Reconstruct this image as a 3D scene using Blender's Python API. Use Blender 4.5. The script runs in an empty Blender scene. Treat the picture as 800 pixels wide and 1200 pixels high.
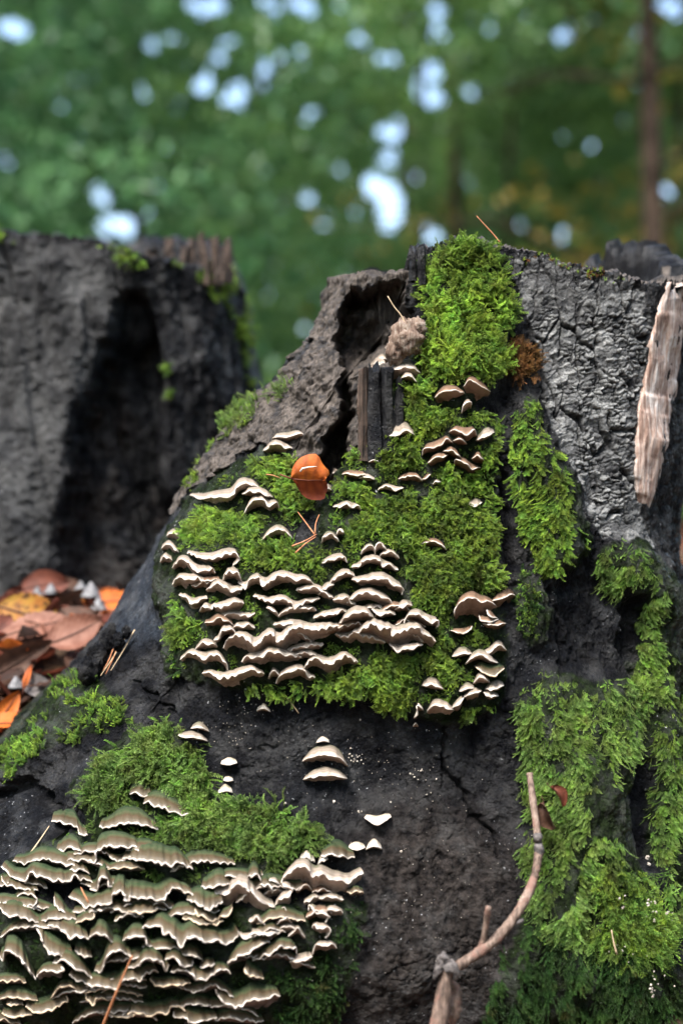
import bpy, bmesh, math, random
import numpy as np
from mathutils import Vector, Matrix, Euler
from mathutils.bvhtree import BVHTree
R = math.radians
random.seed(7); RNG = np.random.default_rng(11)
SC = bpy.context.scene
COL = SC.collection

# ------------------------------------------------------------------ camera
S = 0.0008            # metres per photo pixel in the plane Y = 0
D = 4.0 / 3.0         # camera distance from that plane
CZ = 0.6
CAM = Vector((0, -D, CZ))
cam = bpy.data.cameras.new('camera'); co = bpy.data.objects.new('camera', cam); COL.objects.link(co)
co.location = CAM; co.rotation_euler = (R(90), 0, 0)
cam.lens = 50; cam.sensor_width = 36; cam.clip_start = 0.02; cam.clip_end = 600
cam.dof.use_dof = True; cam.dof.focus_distance = 1.315; cam.dof.aperture_fstop = 2.5
SC.camera = co
# ------------------------------------------------------------------ sky, sun, exposure
SUN_EL, SUN_AZ = 60, 212     # azimuth clockwise from +Y
w = bpy.data.worlds.new('World'); SC.world = w; w.use_nodes = True
nt = w.node_tree; bg = nt.nodes['Background']
sky = nt.nodes.new('ShaderNodeTexSky'); sky.sky_type = 'NISHITA'; sky.sun_disc = False
sky.sun_elevation = R(SUN_EL); sky.sun_rotation = R(SUN_AZ); sky.air_density = 1.0; sky.dust_density = 3.0; sky.ozone_density = 1.0
nt.links.new(sky.outputs[0], bg.inputs[0]); bg.inputs[1].default_value = 0.14
sun = bpy.data.lights.new('sun', 'SUN'); so = bpy.data.objects.new('sun', sun); COL.objects.link(so)
sun.energy = 2.3; sun.angle = R(22); sun.color = (1, 0.96, 0.9)
az, el = R(SUN_AZ), R(SUN_EL)
sdir = Vector((math.sin(az) * math.cos(el), math.cos(az) * math.cos(el), math.sin(el)))
so.rotation_euler = sdir.to_track_quat('Z', 'Y').to_euler()
SC.view_settings.view_transform = 'Standard'; SC.view_settings.look = 'None'
SC.view_settings.gamma = 1; SC.view_settings.exposure = 2.15
SC.render.engine = 'CYCLES'
SC.cycles.max_bounces = 6; SC.cycles.diffuse_bounces = 3; SC.cycles.use_denoising = True

# ------------------------------------------------------------------ noise
def _h(i, j, k, seed):
    n = (i.astype(np.int64) * 73856093) ^ (j.astype(np.int64) * 19349663) ^ (k.astype(np.int64) * 83492791) ^ (seed * 2654435)
    n = (n ^ (n >> 13)) * 1274126177
    n = n & 0x7fffffff
    n = (n ^ (n >> 15)) * 2246822519 & 0x7fffffff
    return (n & 0xffff).astype(np.float32) / 65535.0
def vnoise(x, y, z, seed=0):
    i, j, k = np.floor(x), np.floor(y), np.floor(z)
    u, v, w_ = x - i, y - j, z - k
    u = u * u * (3 - 2 * u); v = v * v * (3 - 2 * v); w_ = w_ * w_ * (3 - 2 * w_)
    r = 0
    for a in (0, 1):
        for b in (0, 1):
            for c in (0, 1):
                r = r + _h(i + a, j + b, k + c, seed) * (u if a else 1 - u) * (v if b else 1 - v) * (w_ if c else 1 - w_)
    return r * 2 - 1
def fbm(x, y, z, f, o=4, seed=0, g=0.5):
    r = 0; a = 1; t = 0
    for q in range(o):
        r = r + a * vnoise(x * f + 17.3 * q, y * f - 9.1 * q, z * f + 3.7 * q, seed + q); t += a; a *= g; f *= 2.03
    return r / t
def worley(x, y, seed=0):
    i, j = np.floor(x), np.floor(y)
    f1 = np.full(x.shape, 9.0, np.float32); f2 = f1.copy(); idv = np.zeros(x.shape, np.float32)
    z0 = np.zeros_like(i)
    for a in (-1, 0, 1):
        for b in (-1, 0, 1):
            px = i + a + _h(i + a, j + b, z0, seed); py = j + b + _h(i + a, j + b, z0 + 1, seed)
            d = np.sqrt((px - x) ** 2 + (py - y) ** 2)
            m = d < f1
            f2 = np.where(m, f1, np.minimum(f2, d)); idv = np.where(m, _h(i + a, j + b, z0 + 2, seed), idv)
            f1 = np.where(m, d, f1)
    return f1, f2, idv
def sst(a, b, x):
    t = np.clip((x - a) / (b - a), 0, 1); return t * t * (3 - 2 * t)

# ------------------------------------------------------------------ region maps on the stump faces
RX0, RY0, RN, RM, RS = -260, 180, 640, 600, 2.0
_gx, _gy = np.meshgrid(RX0 + np.arange(RN) * RS, RY0 + np.arange(RM) * RS)
def raster(poly):
    ins = np.zeros(_gx.shape, bool)
    n = len(poly)
    for q in range(n):
        x1, y1 = poly[q]; x2, y2 = poly[(q + 1) % n]
        if y1 == y2: continue
        c = ((y1 > _gy) != (y2 > _gy)) & (_gx < (x2 - x1) * (_gy - y1) / (y2 - y1) + x1)
        ins ^= c
    return ins.astype(np.float32)
def blur(a, s):
    k = max(1, int(round(s / RS)))
    for _ in range(2):
        for ax in (0, 1):
            p = np.concatenate([np.repeat(np.take(a, [0], ax), k, ax), a, np.repeat(np.take(a, [-1], ax), k, ax)], ax)
            c = np.cumsum(p, ax, dtype=np.float64)
            c = np.concatenate([np.zeros_like(np.take(c, [0], ax)), c], ax)
            n = a.shape[ax]; w2 = 2 * k + 1
            a = ((np.take(c, range(w2, w2 + n), ax) - np.take(c, range(0, n), ax)) / w2).astype(np.float32)
    return a
def look(a, px, py):
    u = np.clip((px - RX0) / RS, 0, RN - 1.001); v = np.clip((py - RY0) / RS, 0, RM - 1.001)
    i = u.astype(int); j = v.astype(int); fu = u - i; fv = v - j
    return (a[j, i] * (1 - fu) + a[j, i + 1] * fu) * (1 - fv) + (a[j + 1, i] * (1 - fu) + a[j + 1, i + 1] * fu) * fv
def proj(x, y, z):
    k = D / (y + D) / S
    return 400 + x * k, 600 - (z - CZ) * k
def interp(tab, v):
    t = np.array(tab, float); return np.interp(v, t[:, 0], t[:, 1])

# ------------------------------------------------------------------ object helpers
def tag(o, label=None, cat=None, group=None, kind=None):
    if label: o['label'] = label
    if cat: o['category'] = cat
    if group: o['group'] = group
    if kind: o['kind'] = kind
    return o
def empty(name, loc, label, cat, group=None):
    o = bpy.data.objects.new(name, None); COL.objects.link(o); o.location = loc; o.empty_display_size = 0.02
    return tag(o, label, cat, group)
def mk(name, V, F, mat, parent=None, smooth=True, attrs=None, loc=None, link=True):
    me = bpy.data.meshes.new(name)
    V = np.asarray(V, np.float32).reshape(-1, 3)
    if loc is not None: V = V - np.array(loc, np.float32)
    if isinstance(F, np.ndarray):
        n = len(F); k = F.shape[1]
        me.vertices.add(len(V)); me.vertices.foreach_set('co', V.ravel())
        me.loops.add(n * k); me.loops.foreach_set('vertex_index', F.astype(np.int32).ravel())
        me.polygons.add(n); me.polygons.foreach_set('loop_start', np.arange(0, n * k, k, dtype=np.int32))
        me.update(calc_edges=True)
    else:
        me.from_pydata([tuple(v) for v in V.tolist()], [], F)
    if smooth: me.polygons.foreach_set('use_smooth', np.ones(len(me.polygons), bool))
    for k, a in (attrs or {}).items():
        at = me.attributes.new(k, 'FLOAT', 'POINT'); at.data.foreach_set('value', np.asarray(a, np.float32))
    if mat: me.materials.append(mat)
    me.update()
    o = bpy.data.objects.new(name, me)
    if link: COL.objects.link(o)
    if parent: o.parent = parent
    if loc is not None and parent is None: o.location = loc
    return o
def tube(path, rad, n=8, cap=True, rough=0.0, seed=0):
    P = [Vector(p) for p in path]; V = []; F = []; rnd = random.Random(seed)
    up = Vector((0.3, 0.5, 0.81))
    for i, p in enumerate(P):
        t = (P[min(i + 1, len(P) - 1)] - P[max(i - 1, 0)]).normalized()
        a = t.cross(up).normalized(); b = a.cross(t)
        r = rad[i] if hasattr(rad, '__len__') else rad
        for k in range(n):
            q = 2 * math.pi * k / n; rr = r * (1 + rough * rnd.uniform(-1, 1))
            V.append(p + a * math.cos(q) * rr + b * math.sin(q) * rr)
    for i in range(len(P) - 1):
        for k in range(n):
            F.append((i * n + k, i * n + (k + 1) % n, (i + 1) * n + (k + 1) % n, (i + 1) * n + k))
    if cap:
        F.append(tuple(range(n - 1, -1, -1))); F.append(tuple((len(P) - 1) * n + k for k in range(n)))
    return [tuple(v) for v in V], F
def catmull(P, step):
    P = [np.array(p, float) for p in P]; out = []
    Q = [2 * P[0] - P[1]] + P + [2 * P[-1] - P[-2]]
    for i in range(1, len(Q) - 2):
        p0, p1, p2, p3 = Q[i - 1:i + 3]
        m = max(1, int(np.linalg.norm(p2 - p1) / step))
        for k in range(m):
            t = k / m
            out.append(0.5 * (2 * p1 + (p2 - p0) * t + (2 * p0 - 5 * p1 + 4 * p2 - p3) * t * t + (3 * p1 - p0 - 3 * p2 + p3) * t ** 3))
    out.append(P[-1]); return out

# ------------------------------------------------------------------ materials
class NT:
    def __init__(s, name):
        s.m = bpy.data.materials.new(name); s.m.use_nodes = True; s.t = s.m.node_tree
        s.b = s.t.nodes['Principled BSDF']; s.out = s.t.nodes['Material Output']
        s.pos = s.t.nodes.new('ShaderNodeNewGeometry').outputs['Position']
    def n(s, ty, **kw):
        o = s.t.nodes.new(ty)
        for k, v in kw.items(): setattr(o, k, v)
        return o
    def put(s, sock, v):
        if isinstance(v, bpy.types.NodeSocket): s.t.links.new(v, sock)
        elif isinstance(v, (tuple, list)) and len(v) == 3 and len(sock.default_value) == 4: sock.default_value = (*v, 1)
        else: sock.default_value = v
    def noise(s, scale, detail=5, rough=0.6, vec=None, out='Fac', dist=0.0):
        o = s.n('ShaderNodeTexNoise'); s.put(o.inputs['Vector'], vec or s.pos)
        o.inputs['Scale'].default_value = scale; o.inputs['Detail'].default_value = detail; o.inputs['Roughness'].default_value = rough
        o.inputs['Distortion'].default_value = dist
        return o.outputs[out]
    def mapping(s, sc, rot=(0, 0, 0), vec=None):
        o = s.n('ShaderNodeMapping'); s.put(o.inputs[0], vec or s.pos); o.inputs['Scale'].default_value = sc; o.inputs['Rotation'].default_value = rot
        return o.outputs[0]
    def ramp(s, f, stops, interp='LINEAR'):
        o = s.n('ShaderNodeValToRGB'); s.put(o.inputs[0], f); r = o.color_ramp; r.interpolation = interp
        while len(r.elements) < len(stops): r.elements.new(0.5)
        for e, (p, c) in zip(r.elements, stops): e.position = p; e.color = (*c, 1) if len(c) == 3 else c
        return o.outputs[0]
    def mix(s, f, a, b, mode='MIX'):
        o = s.n('ShaderNodeMix', data_type='RGBA', blend_type=mode)
        s.put(o.inputs[0], f); s.put(o.inputs[6], a); s.put(o.inputs[7], b); return o.outputs[2]
    def math(s, op, a, b=0.0, c=0.0):
        o = s.n('ShaderNodeMath', operation=op); s.put(o.inputs[0], a); s.put(o.inputs[1], b); s.put(o.inputs[2], c); return o.outputs[0]
    def mr(s, v, a, b, c=0.0, d=1.0):
        o = s.n('ShaderNodeMapRange'); s.put(o.inputs[0], v)
        for i, q in enumerate((a, b, c, d)): o.inputs[i + 1].default_value = q
        return o.outputs[0]
    def attr(s, name):
        o = s.n('ShaderNodeAttribute'); o.attribute_name = name; return o.outputs['Fac']
    def bump(s, h, strength, dist, nrm=None):
        o = s.n('ShaderNodeBump'); s.put(o.inputs['Height'], h); o.inputs['Strength'].default_value = strength; o.inputs['Distance'].default_value = dist
        if nrm: s.put(o.inputs['Normal'], nrm)
        return o.outputs[0]
    def done(s, col=None, rough=None, nrm=None, spec=None, transl=None):
        if col is not None: s.put(s.b.inputs['Base Color'], col)
        if rough is not None: s.put(s.b.inputs['Roughness'], rough)
        if nrm is not None: s.put(s.b.inputs['Normal'], nrm)
        if spec is not None: s.b.inputs['Specular IOR Level'].default_value = spec
        if transl:
            tb = s.n('ShaderNodeBsdfTranslucent'); s.put(tb.inputs[0], col)
            mx = s.n('ShaderNodeMixShader'); mx.inputs[0].default_value = transl
            s.t.links.new(s.b.outputs[0], mx.inputs[1]); s.t.links.new(tb.outputs[0], mx.inputs[2]); s.t.links.new(mx.outputs[0], s.out.inputs[0])
        return s.m
def simple(name, c1, c2, scale=200, rough=0.7, bs=0.3, bd=0.001, transl=None, spec=0.3):
    q = NT(name); f = q.noise(scale)
    return q.done(q.mix(q.mr(f, 0.35, 0.65), c1, c2), rough, q.bump(q.noise(scale * 2), bs, bd), spec, transl)

def bark_material(name, dark=(0.0015, 0.0017, 0.0026), grey=(0.40, 0.405, 0.40)):
    q = NT(name)
    a_grey, a_brown, a_moss, a_smooth, a_crack, a_id = [q.attr(k) for k in ('grey', 'brown', 'moss', 'smooth', 'crack', 'plate')]
    n1 = q.noise(60, 6, 0.65); n2 = q.noise(420, 4, 0.7); n3 = q.noise(14, 4, 0.6)
    base = q.mix(q.mr(n2, 0.4, 0.72), dark, (0.0065, 0.007, 0.0092))
    base = q.mix(q.mr(n1, 0.5, 0.7), base, (0.004, 0.0038, 0.0042))
    base = q.mix(q.math('MULTIPLY', q.mr(n3, 0.5, 0.66), 0.3), base, (0.018, 0.021, 0.026))
    br = q.mix(q.mr(q.noise(110, 6, 0.7), 0.38, 0.66), (0.003, 0.0024, 0.0024), (0.038, 0.032, 0.029))
    base = q.mix(a_brown, base, br)
    sm = q.mix(q.mr(q.noise(1, 6, 0.6, q.mapping((260, 260, 30), (0, R(28), 0))), 0.35, 0.65), (0.006, 0.008, 0.012), (0.024, 0.030, 0.040))
    base = q.mix(a_smooth, base, sm)
    fibn = q.noise(1, 6, 0.65, q.mapping((300, 300, 34), (0, R(6), 0)))
    base = q.mix(q.math('MULTIPLY', q.mr(fibn, 0.5, 0.7), 0.35), base, (0.018, 0.0178, 0.019))
    gr = q.mix(q.mr(n2, 0.35, 0.7), tuple(c * 0.5 for c in grey), grey)
    gr = q.mix(q.mr(a_id, 0.15, 0.9, 0.85, 0.0), gr, (0.035, 0.036, 0.039))
    gr = q.mix(q.math('MULTIPLY', q.mr(q.noise(30, 4), 0.48, 0.62), 0.6), gr, (0.05, 0.052, 0.055))
    gr = q.mix(a_crack, gr, (0.006, 0.006, 0.007))
    base = q.mix(a_grey, base, gr)
    ms = q.mix(q.mr(q.noise(180), 0.4, 0.6), (0.003, 0.005, 0.002), (0.009, 0.016, 0.004))
    base = q.mix(a_moss, base, ms)
    # pale crumbs of lichen
    base = q.mix(q.math('MULTIPLY', q.mr(q.noise(300, 2, 0.5), 0.70, 0.74), q.mr(n3, 0.5, 0.6)), base, (0.35, 0.36, 0.38))
    vo = q.n('ShaderNodeTexVoronoi'); q.put(vo.inputs['Vector'], q.pos); vo.inputs['Scale'].default_value = 340
    h = q.math('ADD', q.math('MULTIPLY', q.noise(240, 8, 0.75), 1.0), q.math('MULTIPLY', vo.outputs['Distance'], 0.35))
    h = q.math('ADD', h, q.math('MULTIPLY', n2, 0.4))
    h = q.math('ADD', h, q.math('MULTIPLY', q.noise(1, 6, 0.7, q.mapping((420, 420, 60))), 0.7))
    q.put(q.b.inputs['Specular IOR Level'], q.mr(q.noise(35, 3), 0.45, 0.65, 0.08, 0.5))
    return q.done(base, q.mr(n1, 0.3, 0.7, 0.26, 0.6), q.bump(h, 1.0, 0.0028))
def wood_material(name, cols, rot=(0, R(35), 0), sc=(420, 420, 28), bd=0.002, extra=None):
    q = NT(name); mp = q.mapping(sc, rot)
    f = q.noise(1, 7, 0.65, mp, dist=0.3); f2 = q.noise(45, 5, 0.6)
    c = q.ramp(q.math('ADD', q.math('MULTIPLY', f, 0.6), q.math('MULTIPLY', f2, 0.4)), cols)
    if extra: c = q.mix(q.mr(q.noise(70, 5, 0.7), 0.52, 0.62), c, extra)
    return q.done(c, 0.75, q.bump(f, 0.8, bd, q.bump(q.noise(300, 5, 0.7), 0.6, 0.0012)), 0.3)
M = {}
M['bark'] = bark_material('dark_bark')
M['wood'] = wood_material('weathered_wood', [(0.34, (0.008, 0.007, 0.007)), (0.47, (0.032, 0.026, 0.022)), (0.58, (0.078, 0.064, 0.054)), (0.72, (0.19, 0.17, 0.155))], extra=(0.012, 0.011, 0.012))
M['strip'] = wood_material('bare_pink_wood', [(0.36, (0.09, 0.05, 0.037)), (0.45, (0.25, 0.165, 0.13)), (0.54, (0.40, 0.32, 0.28)), (0.64, (0.56, 0.54, 0.52))], rot=(0, R(8), 0), sc=(260, 260, 12))
M['rearwood'] = wood_material('slate_grey_wood', [(0.36, (0.008, 0.009, 0.012)), (0.52, (0.05, 0.056, 0.07)), (0.7, (0.17, 0.18, 0.2))], rot=(0, 0, 0), extra=(0.05, 0.035, 0.028))
M['torn'] = wood_material('torn_brown_wood', [(0.38, (0.008, 0.006, 0.005)), (0.54, (0.055, 0.036, 0.026)), (0.7, (0.17, 0.115, 0.085))], rot=(0, 0, 0))
def cap_material(name, stops, dirt):
    q = NT(name); v = q.attr('v')
    vv = q.math('ADD', v, q.math('MULTIPLY', q.math('SUBTRACT', q.noise(120, 4), 0.5), 0.22))
    c = q.ramp(vv, stops)
    wv = q.math('SINE', q.math('MULTIPLY', vv, 34.0))
    c = q.mix(q.math('MULTIPLY', q.mr(wv, -0.2, 1.0), 0.28), c, (0.07, 0.055, 0.035))
    c = q.mix(q.math('MULTIPLY', q.mr(q.noise(90, 4), 0.5, 0.66), q.mr(v, 0.9, 0.4, 0.0, 0.7)), c, dirt)
    h = q.math('ADD', q.noise(900, 3), q.math('MULTIPLY', wv, 0.25))
    return q.done(c, 0.85, q.bump(h, 0.5, 0.0006), 0.2, 0.12)
M['cap_g'] = cap_material('olive_zoned_cap', [(0.0, (0.006, 0.018, 0.008)), (0.35, (0.018, 0.034, 0.015)), (0.60, (0.042, 0.056, 0.024)), (0.73, (0.056, 0.036, 0.018)), (0.86, (0.080, 0.062, 0.040)), (0.95, (0.14, 0.12, 0.095)), (1.0, (0.45, 0.40, 0.36))], (0.010, 0.028, 0.008))
M['cap_t'] = cap_material('pale_tan_cap', [(0.0, (0.04, 0.045, 0.026)), (0.4, (0.13, 0.11, 0.085)), (0.8, (0.26, 0.21, 0.17)), (1.0, (0.46, 0.41, 0.36))], (0.05, 0.07, 0.03))
M['cap_b'] = cap_material('brown_cap', [(0.0, (0.03, 0.022, 0.015)), (0.5, (0.09, 0.055, 0.036)), (0.85, (0.16, 0.095, 0.062)), (1.0, (0.33, 0.25, 0.19))], (0.025, 0.025, 0.012))
M['cap_w'] = cap_material('whitish_cap', [(0.0, (0.15, 0.13, 0.10)), (0.5, (0.42, 0.36, 0.29)), (0.97, (0.62, 0.57, 0.50))], (0.12, 0.12, 0.06))
def pore_material(name, a, b):
    q = NT(name); v = q.attr('v')
    f = q.noise(160, 6, 0.7); c = q.mix(q.mr(f, 0.35, 0.65), a, b)
    c = q.mix(q.mr(v, 0.45, 1.0, 0.0, 0.9), c, tuple(min(0.75, x * 1.35 + 0.06) for x in b))
    vo = q.n('ShaderNodeTexVoronoi'); q.put(vo.inputs['Vector'], q.pos); vo.inputs['Scale'].default_value = 900
    return q.done(c, 0.85, q.bump(q.math('ADD', vo.outputs['Distance'], f), 0.6, 0.0007), 0.2, 0.1)
M['pore_t'] = pore_material('tan_pore_surface', (0.16, 0.105, 0.078), (0.33, 0.24, 0.19))
M['pore_g'] = pore_material('greybrown_pore_surface', (0.06, 0.042, 0.035), (0.21, 0.16, 0.14))
M['pore_b'] = pore_material('brown_pore_surface', (0.07, 0.036, 0.022), (0.18, 0.105, 0.068))
M['rim'] = simple('white_margin', (0.66, 0.61, 0.56), (0.40, 0.33, 0.27), 150, 0.8, 0.4, 0.0005, 0.1)
M['rim_y'] = simple('cream_margin', (0.62, 0.50, 0.36), (0.50, 0.38, 0.26), 150, 0.8, 0.4, 0.0005, 0.1)
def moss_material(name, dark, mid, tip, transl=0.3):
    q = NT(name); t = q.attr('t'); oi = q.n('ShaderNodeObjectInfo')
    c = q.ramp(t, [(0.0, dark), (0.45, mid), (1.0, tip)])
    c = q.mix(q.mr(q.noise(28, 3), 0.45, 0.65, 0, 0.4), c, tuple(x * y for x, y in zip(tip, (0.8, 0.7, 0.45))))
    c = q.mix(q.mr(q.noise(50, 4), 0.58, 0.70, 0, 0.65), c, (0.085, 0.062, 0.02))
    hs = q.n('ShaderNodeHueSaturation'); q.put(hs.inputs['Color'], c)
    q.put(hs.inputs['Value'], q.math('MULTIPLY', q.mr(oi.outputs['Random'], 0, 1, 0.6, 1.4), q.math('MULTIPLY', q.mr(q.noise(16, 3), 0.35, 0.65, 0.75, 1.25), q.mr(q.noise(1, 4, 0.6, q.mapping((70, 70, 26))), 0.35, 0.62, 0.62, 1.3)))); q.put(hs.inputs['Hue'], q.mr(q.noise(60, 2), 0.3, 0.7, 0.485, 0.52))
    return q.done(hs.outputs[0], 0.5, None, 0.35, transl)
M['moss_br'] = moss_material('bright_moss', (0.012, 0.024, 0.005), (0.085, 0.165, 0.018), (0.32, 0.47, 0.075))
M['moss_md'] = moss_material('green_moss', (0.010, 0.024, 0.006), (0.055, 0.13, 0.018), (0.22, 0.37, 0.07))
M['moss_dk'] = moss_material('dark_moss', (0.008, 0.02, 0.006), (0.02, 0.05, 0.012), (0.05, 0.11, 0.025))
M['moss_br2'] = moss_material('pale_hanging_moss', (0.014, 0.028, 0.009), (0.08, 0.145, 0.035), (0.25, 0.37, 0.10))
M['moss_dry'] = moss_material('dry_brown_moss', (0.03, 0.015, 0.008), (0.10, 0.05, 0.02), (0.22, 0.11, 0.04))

# ------------------------------------------------------------------ moss areas (photo pixels on the stump face)
MOSS = {
 'main': [(512,285),(540,274),(582,286),(600,315),(598,345),(606,372),(590,395),(600,425),(588,440),(566,450),(558,480),(584,500),(584,540),(576,600),(582,680),(588,720),(590,790),(585,825),(520,852),(480,838),(420,812),(330,815),(235,800),(205,745),(200,700),(198,640),(228,600),(245,572),(290,545),(318,518),(345,540),(372,590),(395,560),(412,530),(440,520),(462,485),(452,450),(478,415),(500,400),(503,370),(485,350),(490,315)],
 'strip': [(600,505),(614,460),(632,470),(646,520),(670,570),(688,620),(686,650),(662,675),(632,668),(610,620),(600,560)],
 'right': [(700,640),(740,628),(760,650),(776,690),(782,740),(790,800),(830,900),(840,1090),(780,1090),(765,1040),(762,960),(760,900),(722,880),(722,800),(752,770),(740,705),(712,690),(692,660)],
 'drape': [(604,818),(640,780),(690,800),(722,790),(730,850),(722,885),(715,960),(735,1015),(765,1060),(775,1095),(740,1120),(660,1105),(612,1070),(612,1000),(612,900)],
 'lowleft': [(92,925),(130,880),(170,850),(215,850),(235,880),(250,930),(300,940),(350,955),(392,990),(330,1020),(260,1040),(150,1020),(60,1010),(20,1015),(60,985),(125,955)],
 'slope': [(-30,920),(30,850),(70,795),(100,785),(130,800),(165,840),(120,860),(60,880),(20,910)],
 'under': [(-10,1040),(120,1050),(300,1050),(430,1050),(415,1120),(400,1210),(-20,1210)],
 'foot': [(600,1060),(660,1090),(740,1110),(800,1120),(800,1210),(560,1210),(580,1130)],
 'midgap': [(598,660),(625,672),(640,700),(632,745),(610,760),(600,720)],
 'lefttuft': [(205,745),(230,735),(240,800),(205,790),(198,765)],
}
HOLES = [[(345,600),(372,596),(385,625),(365,650),(345,640)], [(592,600),(600,598),(606,690),(594,680)]]
GREY = [(598,300),(640,298),(700,318),(750,330),(762,380),(757,450),(747,560),(752,600),(765,640),(700,632),(690,600),(655,520),(640,470),(632,400),(606,345)]
WOOD = [(385,318),(478,318),(486,400),(470,440),(472,525),(400,575),(370,580),(340,530),(300,530),(240,600),(215,600),(232,560),(290,480),(340,440),(372,400)]
CREV = [(412,342),(475,335),(484,400),(478,425),(430,430),(414,450),(408,540),(392,572),(374,560),(402,480),(404,400)]
STRIP = [(796,322),(800,360),(788,420),(778,480),(765,560),(758,606),(746,590),(742,520),(748,470),(757,420),(772,350),(776,325)]
BROWN = [(425,960),(500,940),(600,980),(600,1210),(390,1210),(415,1100)]
SMOOTH = [(240,575),(200,640),(200,700),(208,742),(150,760),(118,750),(180,640),(225,560)]
BLK = [(575,450),(600,445),(612,470),(600,500),(575,490)]
rast = {k: raster(p) for k, p in MOSS.items()}
mm = np.maximum.reduce(list(rast.values()))
for h in HOLES: mm = mm * (1 - raster(h))
mossM = blur(mm, 5); mossW = blur(mm, 12)
greyM = blur(raster(GREY), 5); crevM = blur(raster(CREV), 5); brownM = blur(raster(BROWN), 30); smoothM = blur(raster(SMOOTH), 8)
woodR = raster(WOOD); stripR = raster(STRIP)

# ------------------------------------------------------------------ stump builder
def stump_grid(tabL, tabR, yc, bfun, nf, nb, rows, z0, topF, topB, nexp=2.4, fac=None):
    """rings of points, column by column: (th, s) -> xyz"""
    fy = (yc + D) / D
    t = np.linspace(1, -1, nf); thf = 0.62 * np.arccos(np.clip(t, -1, 1)) + 0.38 * (np.pi * (1 - t) / 2)
    thb = np.linspace(np.pi, 2 * np.pi, nb + 2)[1:-1]
    th = np.concatenate([thf, thb])
    c, s_ = np.cos(th), np.sin(th)
    cs = np.sign(c) * np.abs(c) ** (2 / nexp); sn = np.sign(s_) * np.abs(s_) ** (2 / nexp)
    zpx = lambda py: CZ + (600 - py) * S * fy
    zl = np.array([zpx(a) for a, _ in tabL])[::-1]; xl = np.array([(b - 400) * S * fy for _, b in tabL])[::-1]
    zr = np.array([zpx(a) for a, _ in tabR])[::-1]; xr = np.array([(b - 400) * S * fy for _, b in tabR])[::-1]
    def xs(z): return np.interp(z, zl, xl), np.interp(z, zr, xr)
    # top heights
    ztop = np.full(th.shape, zpx(300))
    for _ in range(3):
        L_, R_ = xs(ztop); x = (L_ + R_) / 2 + (R_ - L_) / 2 * cs; y = yc - bfun(ztop) * sn
        px = 400 + x / S * D / (y + D)
        tp = np.where(np.arange(len(th)) < nf, interp(topF, px), interp(topB, px))
        ztop = CZ + (600 - tp) * S * (y + D) / D
    ztop = ztop + 0.004 * vnoise(th * 14, th * 0, th * 0, 3) + 0.003 * vnoise(th * 55, th * 0, th * 0, 4) + 0.0015 * vnoise(th * 160, th * 0, th * 0, 5) + np.where(th > math.pi, 0.008 * vnoise(th * 30, th * 0, th * 0, 6) + 0.005 * np.sign(vnoise(th * 60, th * 0, th * 0, 7)), 0)
    sr = np.linspace(0, 1, rows)
    Z = z0 + sr[:, None] * (ztop - z0)[None, :]
    L_, R_ = xs(Z); X = (L_ + R_) / 2 + (R_ - L_) / 2 * cs[None, :]; Y = yc - bfun(Z) * sn[None, :]
    return th, X, Y, Z, c, s_
def close_grid(X, Y, Z, nx, ny, wall=0.028, deep=0.12):
    """append inner wall rings"""
    xs_, ys_, zs_ = [X], [Y], [Z]
    cx, cy = X[-1].mean(), Y[-1].mean()
    for k, (dw, dz) in enumerate([(0.25, 0.001), (0.6, 0.0), (1.0, -0.004), (1.15, -0.03), (1.3, -0.07), (1.6, -deep), (3.5, -deep - 0.03)]):
        jx = X[-1] - nx * wall * dw; jy = Y[-1] - ny * wall * dw
        n = vnoise(X[-1] * 60 + k, Y[-1] * 60, Z[-1] * 0 + k, 8) * 0.004
        xs_.append((jx + n)[None]); ys_.append((jy + n)[None]); zs_.append((Z[-1] + dz + n)[None])
    return np.concatenate(xs_), np.concatenate(ys_), np.concatenate(zs_)
def grid_faces(r, c):
    i = np.arange(r - 1)[:, None] * c; j = np.arange(c)[None, :]; j2 = (j + 1) % c
    return np.stack([i + j2, i + j, i + c + j, i + c + j2], -1).reshape(-1, 4)

tabL = [(285,388),(326,390),(360,385),(400,365),(440,330),(480,295),(520,262),(560,236),(600,218),(640,196),(700,160),(740,130),(775,100),(800,72),(840,35),(880,0),(950,-60),(1020,-110),(1120,-170),(1300,-240)]
tabR = [(285,812),(340,812),(430,800),(520,795),(600,783),(680,774),(720,775),(800,789),(900,822),(1000,850),(1120,880),(1300,930)]
topF = [(380,328),(396,326),(430,324),(460,322),(478,324),(480,291),(508,289),(512,283),(545,280),(585,286),(600,292),(640,300),(655,304),(700,320),(740,330),(770,329),(800,327),(815,328)]
topB = [(380,332),(480,330),(690,328),(702,310),(718,302),(735,297),(755,294),(770,295),(785,299),(800,309),(815,335)]
def bfun(z): return np.interp(z, [0.0, 0.12, 0.35, 0.6, 0.86], [0.36, 0.31, 0.245, 0.20, 0.165])
NF, NB, NR = 780, 150, 860
th, X, Y, Z, c_, s_ = stump_grid(tabL, tabR, 0.2, bfun, NF, NB, NR, -0.02, topF, topB)
px, py = proj(X, Y, Z)
front = np.broadcast_to(s_[None, :] > -0.05, X.shape)
wx = px + 9 * fbm(X, Y, Z, 30, 3, 20) + 4 * vnoise(X * 160, Y * 160, Z * 160, 23); wy = py + 9 * fbm(X, Y, Z, 30, 3, 21) + 4 * vnoise(X * 160, Y * 160, Z * 160, 24)
fm = front.astype(np.float32)
A_moss = sst(0.45, 0.8, look(mossM, wx, wy)) * fm
A_mossw = look(mossW, wx, wy) * fm
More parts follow.
